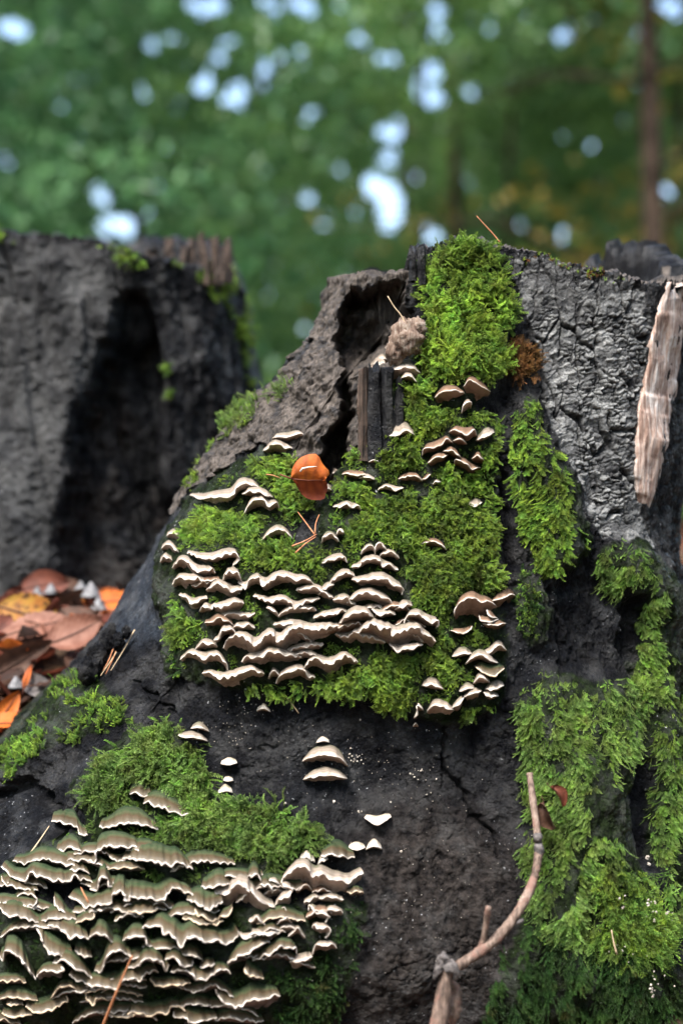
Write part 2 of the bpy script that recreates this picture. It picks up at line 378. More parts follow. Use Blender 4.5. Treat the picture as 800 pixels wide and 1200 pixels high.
A_grey = sst(0.3, 0.7, look(greyM, wx, wy)) * fm * (1 - A_moss) * (0.45 + 0.55 * sst(325, 390, wy + 25 * fbm(X, Y, Z, 25, 2, 25)) * (0.75 + 0.25 * sst(640, 700, wx)))
A_wood = (look(woodR, wx, wy) > 0.5) & front & (look(mossM, px, py) < 0.35)
A_strip = 0 * px > 1
_unused = (look(stripR, px + 2.5 * fbm(X * 0, Y * 0, Z, 40, 3, 5), py) > 0.5) & front
A_crev = sst(0.15, 0.85, look(crevM, wx, wy)) * fm
A_brown = look(brownM, wx, wy) * fm
A_smooth = look(smoothM, wx, wy) * fm * (1 - A_moss)
arc = X * 0.85 - Y * 0.5
nx_ = np.broadcast_to(c_[None], X.shape); ny_ = np.broadcast_to(-s_[None], X.shape)
big = 0.014 * fbm(X, Y, Z * 0.7, 9, 3, 1)
ridge = 0.010 * (0.5 - np.abs(fbm(arc, Y * 0.4, Z * 0.22 + arc * 0.3, 22, 3, 2))) * sst(0.9, 0.3, Z)
mid = 0.0032 * fbm(X, Y, Z * 0.6, 45, 4, 5)
rg = 1 - 2 * np.abs(fbm(X, Y, Z * 0.8, 85, 4, 12, 0.6))
fine = 0.0024 * fbm(X, Y, Z, 150, 4, 7, 0.65) + 0.0022 * rg
# cracked plates on the pale bark: blocks about 8 by 6 px, broken by longer upright furrows
f1, f2, cid = worley(arc / 0.0062 + 0.9 * fbm(X, Y, Z, 120, 3, 31) + Z * 22, Z / 0.0040 + 1.3 * fbm(X, Y, Z, 90, 3, 32) - arc * 60, 3)
g1, g2, _ = worley(arc / 0.013 + 0.6 * fbm(X, Y, Z, 45, 3, 33) + Z * 6, Z / 0.06, 6)
crack = np.clip(sst(0.30, 0.04, f2 - f1) * (0.35 + 0.65 * sst(-0.25, 0.2, fbm(X, Y, Z, 60, 2, 38))) + 0.8 * sst(0.09, 0.02, g2 - g1) * sst(-0.2, 0.1, fbm(X, Y, Z, 30, 2, 39)), 0, 1)
fur = sst(0.12, 0.02, g2 - g1) * sst(-0.2, 0.1, fbm(X, Y, Z, 30, 2, 39))
plates = -0.0020 * crack - 0.0038 * fur + 0.0022 * (cid - 0.5) + 0.002 * fbm(X, Y, Z, 70, 3, 37)
# black bark: coarser, blistered
b1, b2, bid = worley(arc / 0.013 + 1.1 * vnoise(X * 70, Y * 70, Z * 70, 41), Z / 0.017 + 1.1 * vnoise(X * 70, Y * 70, Z * 70, 42), 9)
blocks = -0.0018 * sst(0.14, 0.02, b2 - b1) * sst(0.0, 0.3, fbm(X, Y, Z, 25, 2, 43)) + 0.003 * fbm(X, Y, Z, 60, 3, 44) + 0.0034 * fbm(X + 0.15 * Z, Y, Z * 0.16, 130, 4, 45, 0.65) - 0.004 * sst(0.10, 0.0, np.abs(fbm(X + 0.1 * Z, Y, Z * 0.12, 26, 3, 46))) * sst(-0.1, 0.2, fbm(X, Y, Z, 12, 2, 47))
# wood: fibres running down the flank
ww = (X * 0.82 + Z * -0.57)
fib = 0.009 * fbm(ww * 1.0, Y * 1, (X * 0.57 + Z * 0.82) * 0.12, 70, 4, 9, 0.6) + 0.007 * (1 - 2 * np.abs(fbm(X, Y, Z, 26, 4, 14, 0.6)))
fibS = 0.003 * fbm(X + Z * 0.16, Y * 0, Z * 0.08, 110, 3, 10)
dn = big + ridge + mid * (1 - 0.6 * A_smooth) + fine * (1 - 0.75 * A_smooth) * (1 - 0.8 * A_grey)
dn = dn + A_grey * plates + (1 - A_grey) * (1 - A_moss) * (1 - A_smooth) * blocks
# a few long cracks in the black bark (photo: one winding down the middle right)
def groove(pts, wpx, dep):
    d = np.full(px.shape, 1e9)
    for (x1, y1), (x2, y2) in zip(pts[:-1], pts[1:]):
        vx, vy = x2 - x1, y2 - y1; L2 = vx * vx + vy * vy
        t = np.clip(((wx - x1) * vx + (wy - y1) * vy) / L2, 0, 1)
        d = np.minimum(d, np.hypot(wx - x1 - t * vx, wy - y1 - t * vy))
    return -dep * sst(wpx, wpx * 0.2, d) * fm
dn = dn + groove([(524,855),(526,900),(545,930),(550,950),(572,975),(578,1000)], 4.5, 0.010) + groove([(165,800),(195,820),(215,845)], 3, 0.006)
dn = dn + groove([(0,930),(40,920),(75,950),(100,985)], 14, 0.02) + groove([(640,690),(655,760),(648,800)], 7, 0.006) + groove([(735,720),(745,900),(755,1000)], 22, 0.02)
dn = dn + groove([(600,330),(612,370),(630,410),(640,470)], 6, 0.006) + groove([(588,560),(596,640),(600,700)], 9, 0.010)
dn = dn - 0.02 * sst(1130, 1230, py) * fm
# moss cushions, shelf bulge in the middle, hollow beside it
lump = 0.5 + 0.5 * fbm(X, Y, Z * 0.8, 32, 3, 15)
lump2 = 0.5 + 0.5 * fbm(X, Y, Z * (0.45 - 0.25 * sst(600, 640, px)), 75, 3, 16)
dn = dn + A_mossw * (0.002 + 0.009 * lump + (0.010 + 0.010 * sst(600, 640, px)) * lump2)
def hill(cx, cy, sx, sy, h): return h * np.exp(-((px - cx) / sx) ** 2 - ((py - cy) / sy) ** 2) * fm
dn = dn + hill(330, 700, 130, 110, 0.022) + hill(530, 470, 50, 100, 0.008) + hill(160, 1060, 200, 90, 0.035) + hill(660, 930, 60, 130, 0.018) + hill(450, 900, 120, 70, -0.012) + hill(760, 700, 30, 60, 0.012)
dn = dn * np.where(A_strip, 0.05, 1) + np.where(A_strip, fibS - 0.004, 0) + np.where(A_wood, fib, 0)
X = X + nx_ * dn; Y = Y + ny_ * dn + A_crev * 0.085 * (0.8 + 0.4 * fbm(X, Y, Z, 40, 2, 77)); Z = Z + 0.3 * fine + 0.002 * vnoise(X * 200, Y * 200, Z * 200, 50) * 0.5
GX, GY, GZ = X.copy(), Y.copy(), Z.copy()
X, Y, Z = close_grid(X, Y, Z, c_, -s_)
rr, cc = X.shape
def padrows(a): return np.concatenate([a, np.repeat(a[-1:] * 0, rr - a.shape[0], 0)])
V = np.stack([X, Y, Z], -1).reshape(-1, 3).astype(np.float32)
F = grid_faces(rr, cc)
at = {'grey': A_grey, 'brown': A_brown, 'moss': A_moss, 'smooth': A_smooth, 'crack': crack, 'plate': cid}
at = {k: padrows(v.astype(np.float32)).ravel() for k, v in at.items()}
fw = padrows(A_wood.astype(np.float32)).ravel()[F].mean(1) > 0.5
inner = F.min(1) >= (NR - 1) * cc
cpx = proj(X.ravel()[F[:, 0]], Y.ravel()[F[:, 0]], Z.ravel()[F[:, 0]])[0]
fw |= inner & (V[F[:, 0], 1] < 0.22)
fs = padrows(A_strip.astype(np.float32)).ravel()[F].mean(1) > 0.5
fs &= ~fw
stump = empty('tree_stump', (0.14, 0.2, 0.05), 'large broken tree stump in front, mossy black bark covered with bracket fungi', 'tree stump')
def sub(name, sel, mat):
    f = F[sel]; u, inv = np.unique(f, return_inverse=True)
    return mk(name, V[u] - np.array(stump.location, np.float32), inv.reshape(f.shape), mat, stump, attrs={k: v[u] for k, v in at.items()})
sub('bark', ~fw & ~fs, M['bark'])
o = sub('weathered_wood', fw, M['wood']); o['label'] = 'weathered brown broken wood on the left flank and inside the stump'
# ray target
q = 2
sub_r = np.arange(0, NR, q); sub_c = np.arange(0, NF + 8, q)
gv = np.stack([GX[np.ix_(sub_r, sub_c)], GY[np.ix_(sub_r, sub_c)], GZ[np.ix_(sub_r, sub_c)]], -1)
r2, c2 = gv.shape[:2]
ii = (np.arange(r2 - 1)[:, None] * c2 + np.arange(c2 - 1)[None, :]).ravel()
bf = np.stack([ii + 1, ii, ii + c2, ii + c2 + 1], -1)
BVH = BVHTree.FromPolygons(gv.reshape(-1, 3).tolist(), bf.tolist())
def ray(x, y):
    return (Vector(((x - 400) * S, D, (600 - y) * S))).normalized()
def hit(x, y):
    d = ray(x, y); p, n, i, t = BVH.ray_cast(CAM, d)
    if p is None:
        g = CAM + d * (D + 0.15) / d.y
        p, n, i, t = BVH.find_nearest(g)
    if n.dot(d) > 0: n = -n
    return p, n
def at_depth(x, y, Yw):
    d = ray(x, y); return CAM + d * ((Yw + D) / d.y)
def bare_strip():
    L_ = catmull([(779,331),(772,350),(760,395),(754,430),(746,475),(740,520),(741,560),(748,600)], 3.5)
    R_ = catmull([(803,331),(803,360),(802,400),(796,440),(789,480),(779,540),(768,580),(756,608)], 3.5)
    n = 90; m = 34; V = np.zeros((n, m, 3)); 
    for i in range(n):
        a = L_[int(i / (n - 1) * (len(L_) - 1))]; b = R_[int(i / (n - 1) * (len(R_) - 1))]
        ja = 2.2 * float(vnoise(np.float64(i * .16), np.float64(1.), np.float64(0.), 3)); jb = 1.6 * float(vnoise(np.float64(i * .2), np.float64(7.), np.float64(0.), 3))
        for j in range(m):
            t = j / (m - 1); x = a[0] + ja + (b[0] + jb - a[0] - ja) * t; y = a[1] * (1 - t) + b[1] * t
            V[i, j] = hit(x, y)[0]
    for _ in range(6):
        V[1:-1, :, 1] = (V[:-2, :, 1] + 2 * V[1:-1, :, 1] + V[2:, :, 1]) / 4; V[:, 1:-1, 1] = (V[:, :-2, 1] + 2 * V[:, 1:-1, 1] + V[:, 2:, 1]) / 4
    t = np.linspace(0, 1, m)[None, :]; ii = np.arange(n)[:, None]
    e = np.minimum(1, np.minimum(t, 1 - t) * 9) * np.minimum(1, (n - 1 - ii) / 8)
    V[:, :, 1] -= 0.0040 * e - 0.003 * (1 - e) + 0.0014 * fbm(t * 9 + ii * 0.012, t * 0, ii * 0.012, 1.6, 4, 12, .7) * e
    F = [(i * m + j, (i + 1) * m + j, (i + 1) * m + j + 1, i * m + j + 1) for i in range(n - 1) for j in range(m - 1)]
    o = mk('bare_wood', V.reshape(-1, 3) - np.array(stump.location), F, M['strip'], stump)
    o['label'] = 'strip of bare pinkish wood where the bark has come off'
bare_strip()

# ------------------------------------------------------------------ second stump, behind on the left
tabL2 = [(270,-190),(400,-200),(600,-240),(720,-300),(900,-380)]
tabR2 = [(270,262),(300,272),(330,285),(370,293),(430,302),(520,312),(600,325),(700,350),(800,390)]
tF2 = [(-300,262),(-60,268),(0,272),(60,276),(100,283),(130,292),(160,300),(185,306),(235,312),(262,306),(300,330)]
tB2 = [(-300,272),(150,286),(262,290),(300,300)]
YC2 = 0.72
def bf2(z): return np.interp(z, [0.4, 0.6, 0.95], [0.31, 0.27, 0.24])
th2, X, Y, Z, c2_, s2_ = stump_grid(tabL2, tabR2, YC2, bf2, 420, 90, 380, 0.40, tF2, tB2)
px, py = proj(X, Y, Z)
CAV = [(85,720),(72,640),(80,570),(96,500),(118,440),(132,390),(150,356),(168,352),(172,385),(186,440),(180,520),(196,590),(216,650),(222,720)]
GR2 = [(-200,270),(120,285),(150,340),(110,420),(70,540),(55,720),(-200,720)]
cav = blur(raster(CAV), 7); g2m = blur(raster(GR2), 12)
fr2 = np.broadcast_to(s2_[None] > 0, X.shape).astype(np.float32)
wx = px + 10 * fbm(X, Y, Z, 22, 3, 60); wy = py + 10 * fbm(X, Y, Z, 22, 3, 61)
aC = look(cav, wx, wy) * fr2; aG = sst(0.25, 0.75, look(g2m, wx, wy)) * fr2
arc = X * 0.9 - Y * 0.4
f1, f2, cid = worley(arc / 0.008 + 1.2 * fbm(X, Y, Z, 60, 3, 31), Z / 0.008 + 1.2 * fbm(X, Y, Z, 60, 3, 35), 13)
crack2 = sst(0.2, 0.03, f2 - f1)
dn = 0.02 * fbm(X, Y, Z * 0.6, 8, 3, 62) + 0.009 * fbm(X, Y, Z * 0.5, 32, 4, 63) + 0.004 * fbm(X, Y, Z, 120, 3, 64) - 0.0012 * crack2 + 0.007 * fbm(X + .2 * Z, Y, Z * 0.12, 55, 4, 69, .65) - 0.008 * sst(0.12, 0.0, np.abs(fbm(X + .15 * Z, Y, Z * 0.12, 16, 3, 80))) + 0.012 * (0.5 - np.abs(fbm(arc, Y, Z * 0.3, 16, 2, 65)))
dn = dn + 0.02 * np.exp(-((px - 110) / 30) ** 2) * sst(420, 560, py) * fr2 * 0.5
X = X + c2_[None] * dn; Y = Y - s2_[None] * dn + aC * (0.085 + 0.04 * fbm(X, Y, Z * 0.4, 14, 3, 68)); 
X2, Y2, Z2 = X.copy(), Y.copy(), Z.copy()
X, Y, Z = close_grid(X, Y, Z, c2_, -s2_, 0.03, 0.1)
rr, cc = X.shape
V = np.stack([X, Y, Z], -1).reshape(-1, 3).astype(np.float32); F = grid_faces(rr, cc)
zer = np.zeros_like(aG)
lich = aG * (0.35 + 0.5 * sst(-0.1, 0.3, fbm(X2, Y2, Z2, 18, 3, 67)))
at = {'grey': lich * 0.32, 'brown': np.clip(aC * 1.2, 0, 1) * 0.9 * sst(0, 0.25, fbm(X2, Y2, Z2, 20, 3, 66)), 'moss': zer, 'smooth': zer, 'crack': crack2 * 0.35 * aG, 'plate': 0.5 + 0.5 * fbm(X2, Y2, Z2 * .6, 50, 3, 70)}
stump2 = empty('tree_stump', (-0.35, YC2, 0.47), 'blurred grey tree stump at left with a dark hollow, behind the mossy one', 'tree stump')
V2 = V - np.array(stump2.location, np.float32)
mk('bark', V2, F, M['bark'], stump2, attrs={k: padrows(v.astype(np.float32)).ravel() for k, v in at.items()})
def lump(name, parent, cx, cy, Yw, rx, rz, mat, seed, amp=0.35, fr=60):
    c = at_depth(cx, cy, Yw); n, m = 26, 18; V = []
    U = np.linspace(0, 2 * np.pi, n, endpoint=False); W = np.linspace(0.05, np.pi - 0.05, m)
    u, w_ = np.meshgrid(U, W); dx, dy, dz = np.cos(u) * np.sin(w_), np.sin(u) * np.sin(w_), np.cos(w_)
    nn = fbm(dx * 2 + seed, dy * 2, dz * 2, 1.4, 5, seed, 0.8)
    r = 1 + amp * 1.6 * nn
    P = np.stack([dx * rx * S * r, dy * rx * S * r * 0.8, dz * rz * S * r], -1).reshape(-1, 3)
    F = grid_faces(m, n); base = np.array(c - parent.location)
    mk(name, P + base, F, mat, parent, attrs={k: np.zeros(len(P)) for k in ('grey', 'brown', 'moss', 'smooth', 'crack', 'plate')})
# torn block of wood standing on its rim
def splinters(name, parent, specs, mat, seed):
    rnd = random.Random(seed)
    for (x, y0, y1, wpx, Yw) in specs:
        a = at_depth(x, y0, Yw); b = at_depth(x + rnd.uniform(-3, 3), y1, Yw)
        k = 7; V = []; F = []
        wd = wpx * S * (Yw + D) / D / 2
        for i in range(6):
            t = i / 5; p = a.lerp(b, t); ww_ = wd * (1 - 0.25 * t) * rnd.uniform(0.9, 1.1)
            for j in range(k):
                g = 2 * math.pi * j / k; r_ = ww_ * rnd.uniform(0.75, 1.15)
                V.append(p + Vector((math.cos(g) * r_, math.sin(g) * r_ * 1.3, rnd.uniform(-0.5, 0.5) * wd * (0.3 + 1.4 * (i == 5)))))
        for i in range(5):
            for j in range(k): F.append((i * k + j, i * k + (j + 1) % k, (i + 1) * k + (j + 1) % k, (i + 1) * k + j))
        F.append(tuple(5 * k + j for j in range(k)))
        mk(name, [v - parent.location for v in V], F, mat, parent, smooth=False)
rnd = random.Random(3)
splinters('wood_splinter', stump2, [(178,310,292,20,.60),(200,316,283,16,.63),(214,322,290,11,.585),(226,330,281,17,.60),(238,326,274,10,.57),(243,334,286,8,.55),(254,334,277,16,.565),(268,332,280,12,.59),(262,330,290,7,.545)], M['torn'], 5)
# right rear chunk and rim pieces of the front stump
splinters('wood_splinter', stump, [(484,330,291,11,.035),(495,335,289,13,.03),(504,330,290,9,.04)], M['bark'], 8)
splinters('wood_splinter', stump, [(426,540,434,18,.002)], M['torn'], 9)
splinters('wood_splinter', stump, [(439,540,430,22,-.002),(455,530,436,20,-.004),(467,520,444,14,.0)], M['bark'], 11)
splinters('wood_splinter', stump, [(380,410,372,7,.16),(384,398,366,5,.165)], M['torn'], 10)

# ------------------------------------------------------------------ scatter with geometry nodes
def scatter(name, P, E, Sc, coll, parent=None):
    me = bpy.data.meshes.new(name); me.vertices.add(len(P)); me.vertices.foreach_set('co', np.asarray(P, np.float32).ravel())
    a = me.attributes.new('eul', 'FLOAT_VECTOR', 'POINT'); a.data.foreach_set('vector', np.asarray(E, np.float32).ravel())
    a = me.attributes.new('scl', 'FLOAT', 'POINT'); a.data.foreach_set('value', np.asarray(Sc, np.float32))
    o = bpy.data.objects.new(name, me); COL.objects.link(o)
    if parent: o.parent = parent
    g = bpy.data.node_groups.new(name, 'GeometryNodeTree')
    g.interface.new_socket('Geometry', in_out='INPUT', socket_type='NodeSocketGeometry'); g.interface.new_socket('Geometry', in_out='OUTPUT', socket_type='NodeSocketGeometry')
    gi = g.nodes.new('NodeGroupInput'); go = g.nodes.new('NodeGroupOutput'); ip = g.nodes.new('GeometryNodeInstanceOnPoints'); ci = g.nodes.new('GeometryNodeCollectionInfo')
    ci.inputs['Collection'].default_value = coll; ci.inputs['Separate Children'].default_value = True; ci.inputs['Reset Children'].default_value = True
    ip.inputs['Pick Instance'].default_value = True
    na = g.nodes.new('GeometryNodeInputNamedAttribute'); na.data_type = 'FLOAT_VECTOR'; na.inputs['Name'].default_value = 'eul'
    nb = g.nodes.new('GeometryNodeInputNamedAttribute'); nb.data_type = 'FLOAT'; nb.inputs['Name'].default_value = 'scl'
    L = g.links.new
    L(gi.outputs[0], ip.inputs['Points']); L(ci.outputs[0], ip.inputs['Instance']); L(na.outputs[0], ip.inputs['Rotation']); L(nb.outputs[0], ip.inputs['Scale']); L(ip.outputs[0], go.inputs[0])
    md = o.modifiers.new('scatter', 'NODES'); md.node_group = g
    o['kind'] = 'stuff'
    return o
def make_sprig(kind, rnd, mat):
    """one moss shoot along +Z: a bent stem, short side shoots, many narrow leaflets"""
    V = []; F = []; T = []
    def leaflet(p, d, side, l, wd, t0):
        n = len(V); e = d.cross(side).normalized()
        V.extend([p - side * wd, p + side * wd, p + d * l + e * 0.1 * l]); F.append((n, n + 1, n + 2)); T.extend([t0, t0, min(1, t0 + 0.35)])
    def shoot(p, d, L, lf, n, t0, t1, bend):
        q = p.copy(); dd = d.normalized()
        for i in range(n):
            f = i / n; step = L / n
            dd = (dd + bend * (1.0 / n) + Vector((rnd.uniform(-1, 1), rnd.uniform(-1, 1), rnd.uniform(-1, 1))) * 0.05).normalized()
            a = dd.orthogonal().normalized(); b = dd.cross(a)
            for k in range(3):
                g = rnd.uniform(0, 6.28); out = a * math.cos(g) + b * math.sin(g)
                ld = (dd * 1.0 + out * rnd.uniform(0.6, 1.0)).normalized()
                leaflet(q, ld, ld.cross(out).normalized() if ld.cross(out).length > 1e-5 else a, lf * rnd.uniform(0.7, 1.2) * (1 - 0.35 * f), lf * 0.17, t0 + (t1 - t0) * f)
            n0 = len(V); s1 = a * 0.00016
            V.extend([q - s1, q + s1, q + dd * step]); F.append((n0, n0 + 1, n0 + 2)); T.extend([t0 * 0.6] * 3)
            q = q + dd * step
            yield q.copy(), dd.copy(), f
    bend = Vector((rnd.uniform(0.3, 1.0), rnd.uniform(-0.3, 0.3), 0))
    if kind == 'feather':
        L = rnd.uniform(0.013, 0.019)
        side = Vector((0, 1, 0))
        for i, (q, dd, f) in enumerate(shoot(Vector((0, 0, 0)), Vector((0, 0, 1)), L, 0.0020, 16, 0.1, 0.9, bend)):
            if 0.12 < f < 0.9:
                sgn = 1 if i % 2 else -1
                for _ in shoot(q, dd * 0.8 + side * sgn * 0.8, L * 0.32 * (1.1 - f), 0.0015, 5, 0.25 + 0.5 * f, 1.0, bend * 0.4): pass
    elif kind == 'strand':
        L = rnd.uniform(0.020, 0.028)
        for i, (q, dd, f) in enumerate(shoot(Vector((0, 0, 0)), Vector((0, 0, 1)), L, 0.0022, 20, 0.1, 0.85, bend * 0.6)):
            if i in (4, 8, 12, 15):
                o_ = Vector((rnd.uniform(-1, 1), rnd.uniform(-1, 1), 0))
                for _ in shoot(q, dd + o_ * 0.5, L * 0.3, 0.0018, 6, 0.3, 1.0, bend * 0.3): pass
    else:   # star tuft
        for _s in range(4):
            d = Vector((rnd.uniform(-0.6, 0.6), rnd.uniform(-0.6, 0.6), 1))
            for _ in shoot(Vector((0, 0, 0)), d, rnd.uniform(0.006, 0.011), 0.0022, 9, 0.15, 1.0, Vector((rnd.uniform(-.4, .4), rnd.uniform(-.4, .4), 0))): pass
    return mk('moss_shoot', V, F, mat, smooth=False, attrs={'t': T}, link=False)
def sprig_coll(kind, mat, n=5, seed=1):
    c = bpy.data.collections.new('moss_shoots_' + kind); rnd = random.Random(seed)
    for i in range(n): c.objects.link(make_sprig(kind, rnd, mat))
    return c
CO = {}
for kd in ('feather', 'strand', 'tuft'):
    for mt in ('br', 'md', 'dk', 'br2', 'dry'):
        CO[kd, mt] = (kd, mt)
def coll(kd, mt):
    if isinstance(CO[kd, mt], tuple): CO[kd, mt] = sprig_coll(kd, M['moss_' + mt], 5, hash_s(kd + mt))
    return CO[kd, mt]
def hash_s(s): return sum(ord(c) * (i + 3) for i, c in enumerate(s))
EXC = np.zeros(_gx.shape, np.float32)     # where brackets stand out of the moss (filled below)

# ------------------------------------------------------------------ bracket fungi
ZO = {'A': (180,560,4.444), 'B': (340,600,4.444), 'C': (200,690,4.444), 'D': (360,690,4.444), 'E': (460,660,4.444), 'F': (420,400,4.444), 'G': (290,490,4.706), 'H': (190,810,2.759),
      'J': (0,900,5), 'K': (140,900,5), 'L': (0,1000,5), 'M': (140,1000,5), 'N': (280,980,5), 'P': (0,1090,5), 'Q': (140,1090,5), 'R': (280,1080,5)}
def zpts(*a):
    out = []
    for k, pts in zip(a[::2], a[1::2]):
        ox, oy, s = ZO[k]; out += [(ox + x / s, oy + y / s) for x, y in pts]
    return out
PFX = {'g': 'olive zoned bracket, ', 't': 'pale tan bracket, ', 'b': 'brown bracket, ', 'y': 'cream edged bracket, ', 'w': 'small whitish bracket, '}
STY = {'g': ('cap_g', 'pore_g', 'rim'), 't': ('cap_t', 'pore_t', 'rim'), 'b': ('cap_b', 'pore_b', 'rim'), 'y': ('cap_g', 'pore_g', 'rim_y'), 'w': ('cap_w', 'pore_t', 'rim')}
GRP = {'up': 'bracket fungi on the mossy upper face of the stump', 'mid': 'bracket fungi in the middle shelf cluster', 'side': 'bracket fungi beside the dark bark at right', 'low': 'bracket fungi in the large cluster at lower left', 'bark': 'small bracket fungi on the bare black bark'}
fseed = [0]; NAMED = []
def bracket(sty, grp, pts, top, under, d, lab, ripple=1.0, rimw=0.8, ends=0.0):
    """rim traced on the stump; cap runs back and up to the bark, pore surface back and down"""
    global EXC
    if grp == 'low': top *= 1.45; d *= 1.15
    elif grp != 'bark': top *= 1.15; under *= 1.2; d *= 1.15
    if grp in ('low', 'mid'): ripple *= 1.5
    fseed[0] += 1; rnd = random.Random(fseed[0]); ph = rnd.uniform(0, 99)
    per_ = rnd.uniform(8.5, 15); rip_a = {'low': 2.8, 'mid': 3.3, 'up': 1.3, 'side': 1.4, 'bark': 0.5}[grp]
    C = np.array(catmull(pts, 1.3)); n = len(C)
    if n < 6: C = np.array(catmull(pts, 0.5)); n = len(C)
    seg = np.r_[0, np.cumsum(np.hypot(*np.diff(C, axis=0).T))]; Lp = seg[-1]; s = seg / Lp
    C[:, 1] += -rip_a * (np.abs(np.sin(np.pi * seg / per_ + ph + 1.8 * vnoise(seg / 16, seg * 0, seg * 0 + ph, 3))) - 0.6) * np.minimum(1, np.minimum(seg, Lp - seg) / 4) * (0.75 + 0.6 * vnoise(seg / 11, seg * 0, seg * 0 + ph, 4))
    w1 = vnoise(seg / 6.5 + ph, seg * 0, seg * 0, 5); w2 = vnoise(seg / 3.0 + ph, seg * 0 + 3, seg * 0, 6)
    C[:, 1] += ripple * (0.8 * w1 + 0.4 * w2) * np.minimum(1, Lp / 30)
    e = np.maximum({'low': .22, 'mid': .12}.get(grp, 0), np.sin(np.pi * np.clip(s, 0.0, 1.0))) ** 0.4
    dd = d * S * (e * 0.96 + 0.04) * (1 + 0.12 * w1 + 0.05 * np.cos(2 * np.pi * seg / per_ + ph))
    nv = 7
    base, bn = [], []
    Rm, Tm, Um = [], [], []
    sm = lambda v: [sum(v[max(0, i - 4):i + 5], Vector()) / len(v[max(0, i - 4):i + 5]) for i in range(len(v))]
    H0 = [hit(x, y) for x, y in C]
    ys = np.array([h[0].y for h in H0]); pad = 7
    ysm = np.convolve(np.r_[[ys[0]] * pad, ys, [ys[-1]] * pad], np.ones(2 * pad + 1) / (2 * pad + 1), 'valid')
    cxm = C[:, 0].mean()
    for i, (x, y) in enumerate(C):
        Yr = ysm[i] - dd[i]
        Rm.append(at_depth(x, y, Yr))
        xt = x + (cxm - x) * 0.10 * (top / 14)
        p, n_ = hit(xt, y - max(1.0, top * e[i] * (1 + 0.05 * w1[i]))); p = Vector(p); p.y = 0.5 * p.y + 0.5 * max(p.y, ysm[i]) + 0.002; Tm.append(p)
        p, n_ = hit(x + (cxm - x) * 0.06, y + max(1.0, under * e[i] * (1 + 0.12 * w2[i]))); p = Vector(p); p.y = 0.5 * p.y + 0.5 * max(p.y, ysm[i]) + 0.002; Um.append(p)
    Tm = sm(Tm); Um = sm(Um); Rs = sm(sm(sm(sm(sm(Rm))))); Rs[0], Rs[-1] = Rm[0], Rm[-1]
    base = Tm[n // 2].copy()
    fold = vnoise(seg / 5.0 + ph, seg * 0, seg * 0 + 2, 15)
    def strip(A_, B_, name, mat, bow, th):
        V = []; av = []
        for k in range(nv):
            v = k / (nv - 1)
            for i in range(n):
                p = A_[i].lerp(Rs[i], v) + (B_[i] - Rs[i]) * v ** 5
                p = p + bow * (math.sin(math.pi * v) * (B_[i] - A_[i]).length * 0.16)
                p = p + Vector((0, 0, 1)) * (fold[i] * 0.0011 * v * v * (1 - 0.0) * (k < nv - 1)) + Vector((0, -1, 0)) * (fold[i] * 0.0010 * v * (k < nv - 1))
                p = p + Vector((0, 0, th * (1 - 0.2 * v)))
                V.append(p - base); av.append(v)
        F = []
        for k in range(nv - 1):
            for i in range(n - 1):
                a = k * n + i; F.append((a, a + 1, a + n + 1, a + n))
        return V, F, av
    if not isinstance(lab, str): lab = lab(C[n // 2])
    else: NAMED.append((C[n // 2][0], C[n // 2][1], lab))
    root = empty('bracket_fungus', base, (PFX[sty] + lab), 'bracket fungus', GRP[grp])
    c_m, p_m, r_m = (M[k] for k in STY[sty])
    V, F, av = strip(Tm, Rm, 'cap', c_m, Vector((0, -0.35, 0.9)), 0.0004)
    mk('cap', V, F, c_m, root, attrs={'v': av})
    V, F, av = strip(Um, Rm, 'pore_surface', p_m, Vector((0, 0.5, 0.1)) if under < 7 else Vector((0, 0.85, 0.15)), -0.0004)
    mk('pore_surface', V, F, p_m, root, attrs={'v': av})
    # rim: a thin rounded lip
    V = []; F = []; k = 6
    for i, p in enumerate(Rm):
        t = (Rm[min(i + 1, n - 1)] - Rm[max(i - 1, 0)]).normalized(); a = t.cross(Vector((0, 1, 0)))
        a = a.normalized() if a.length > 0.2 else Vector((0, 0, 1)); b = a.cross(t).normalized()
        rw = rimw * S * (0.55 + 0.45 * e[i]) * (1 + 0.3 * w2[i] + 0.25 * w1[i])
        for j in range(k):
            g = 2 * math.pi * j / k; V.append(p + a * math.cos(g) * rw * 0.95 + b * math.sin(g) * rw * 1.3 - base)
    for i in range(n - 1):
        for j in range(k): F.append((i * k + j, (i + 1) * k + j, (i + 1) * k + (j + 1) % k, i * k + (j + 1) % k))
    F.append(tuple(range(k))); F.append(tuple((n - 1) * k + j for j in range(k - 1, -1, -1)))
    mk('rim', V, F, M[STY[sty][2]], root)
    for i in range(0, n, 2):
        x, y = C[i]; tt = top * e[i] * 0.75
        j0, j1 = int((y - tt - 3 - RY0) / RS), int((y + under * e[i] + 3 - RY0) / RS); i0 = int((x - RX0) / RS)
        EXC[max(0, j0):j1 + 1, max(0, i0 - 1):i0 + 2] = 1
B_ = bracket
Zp = zpts
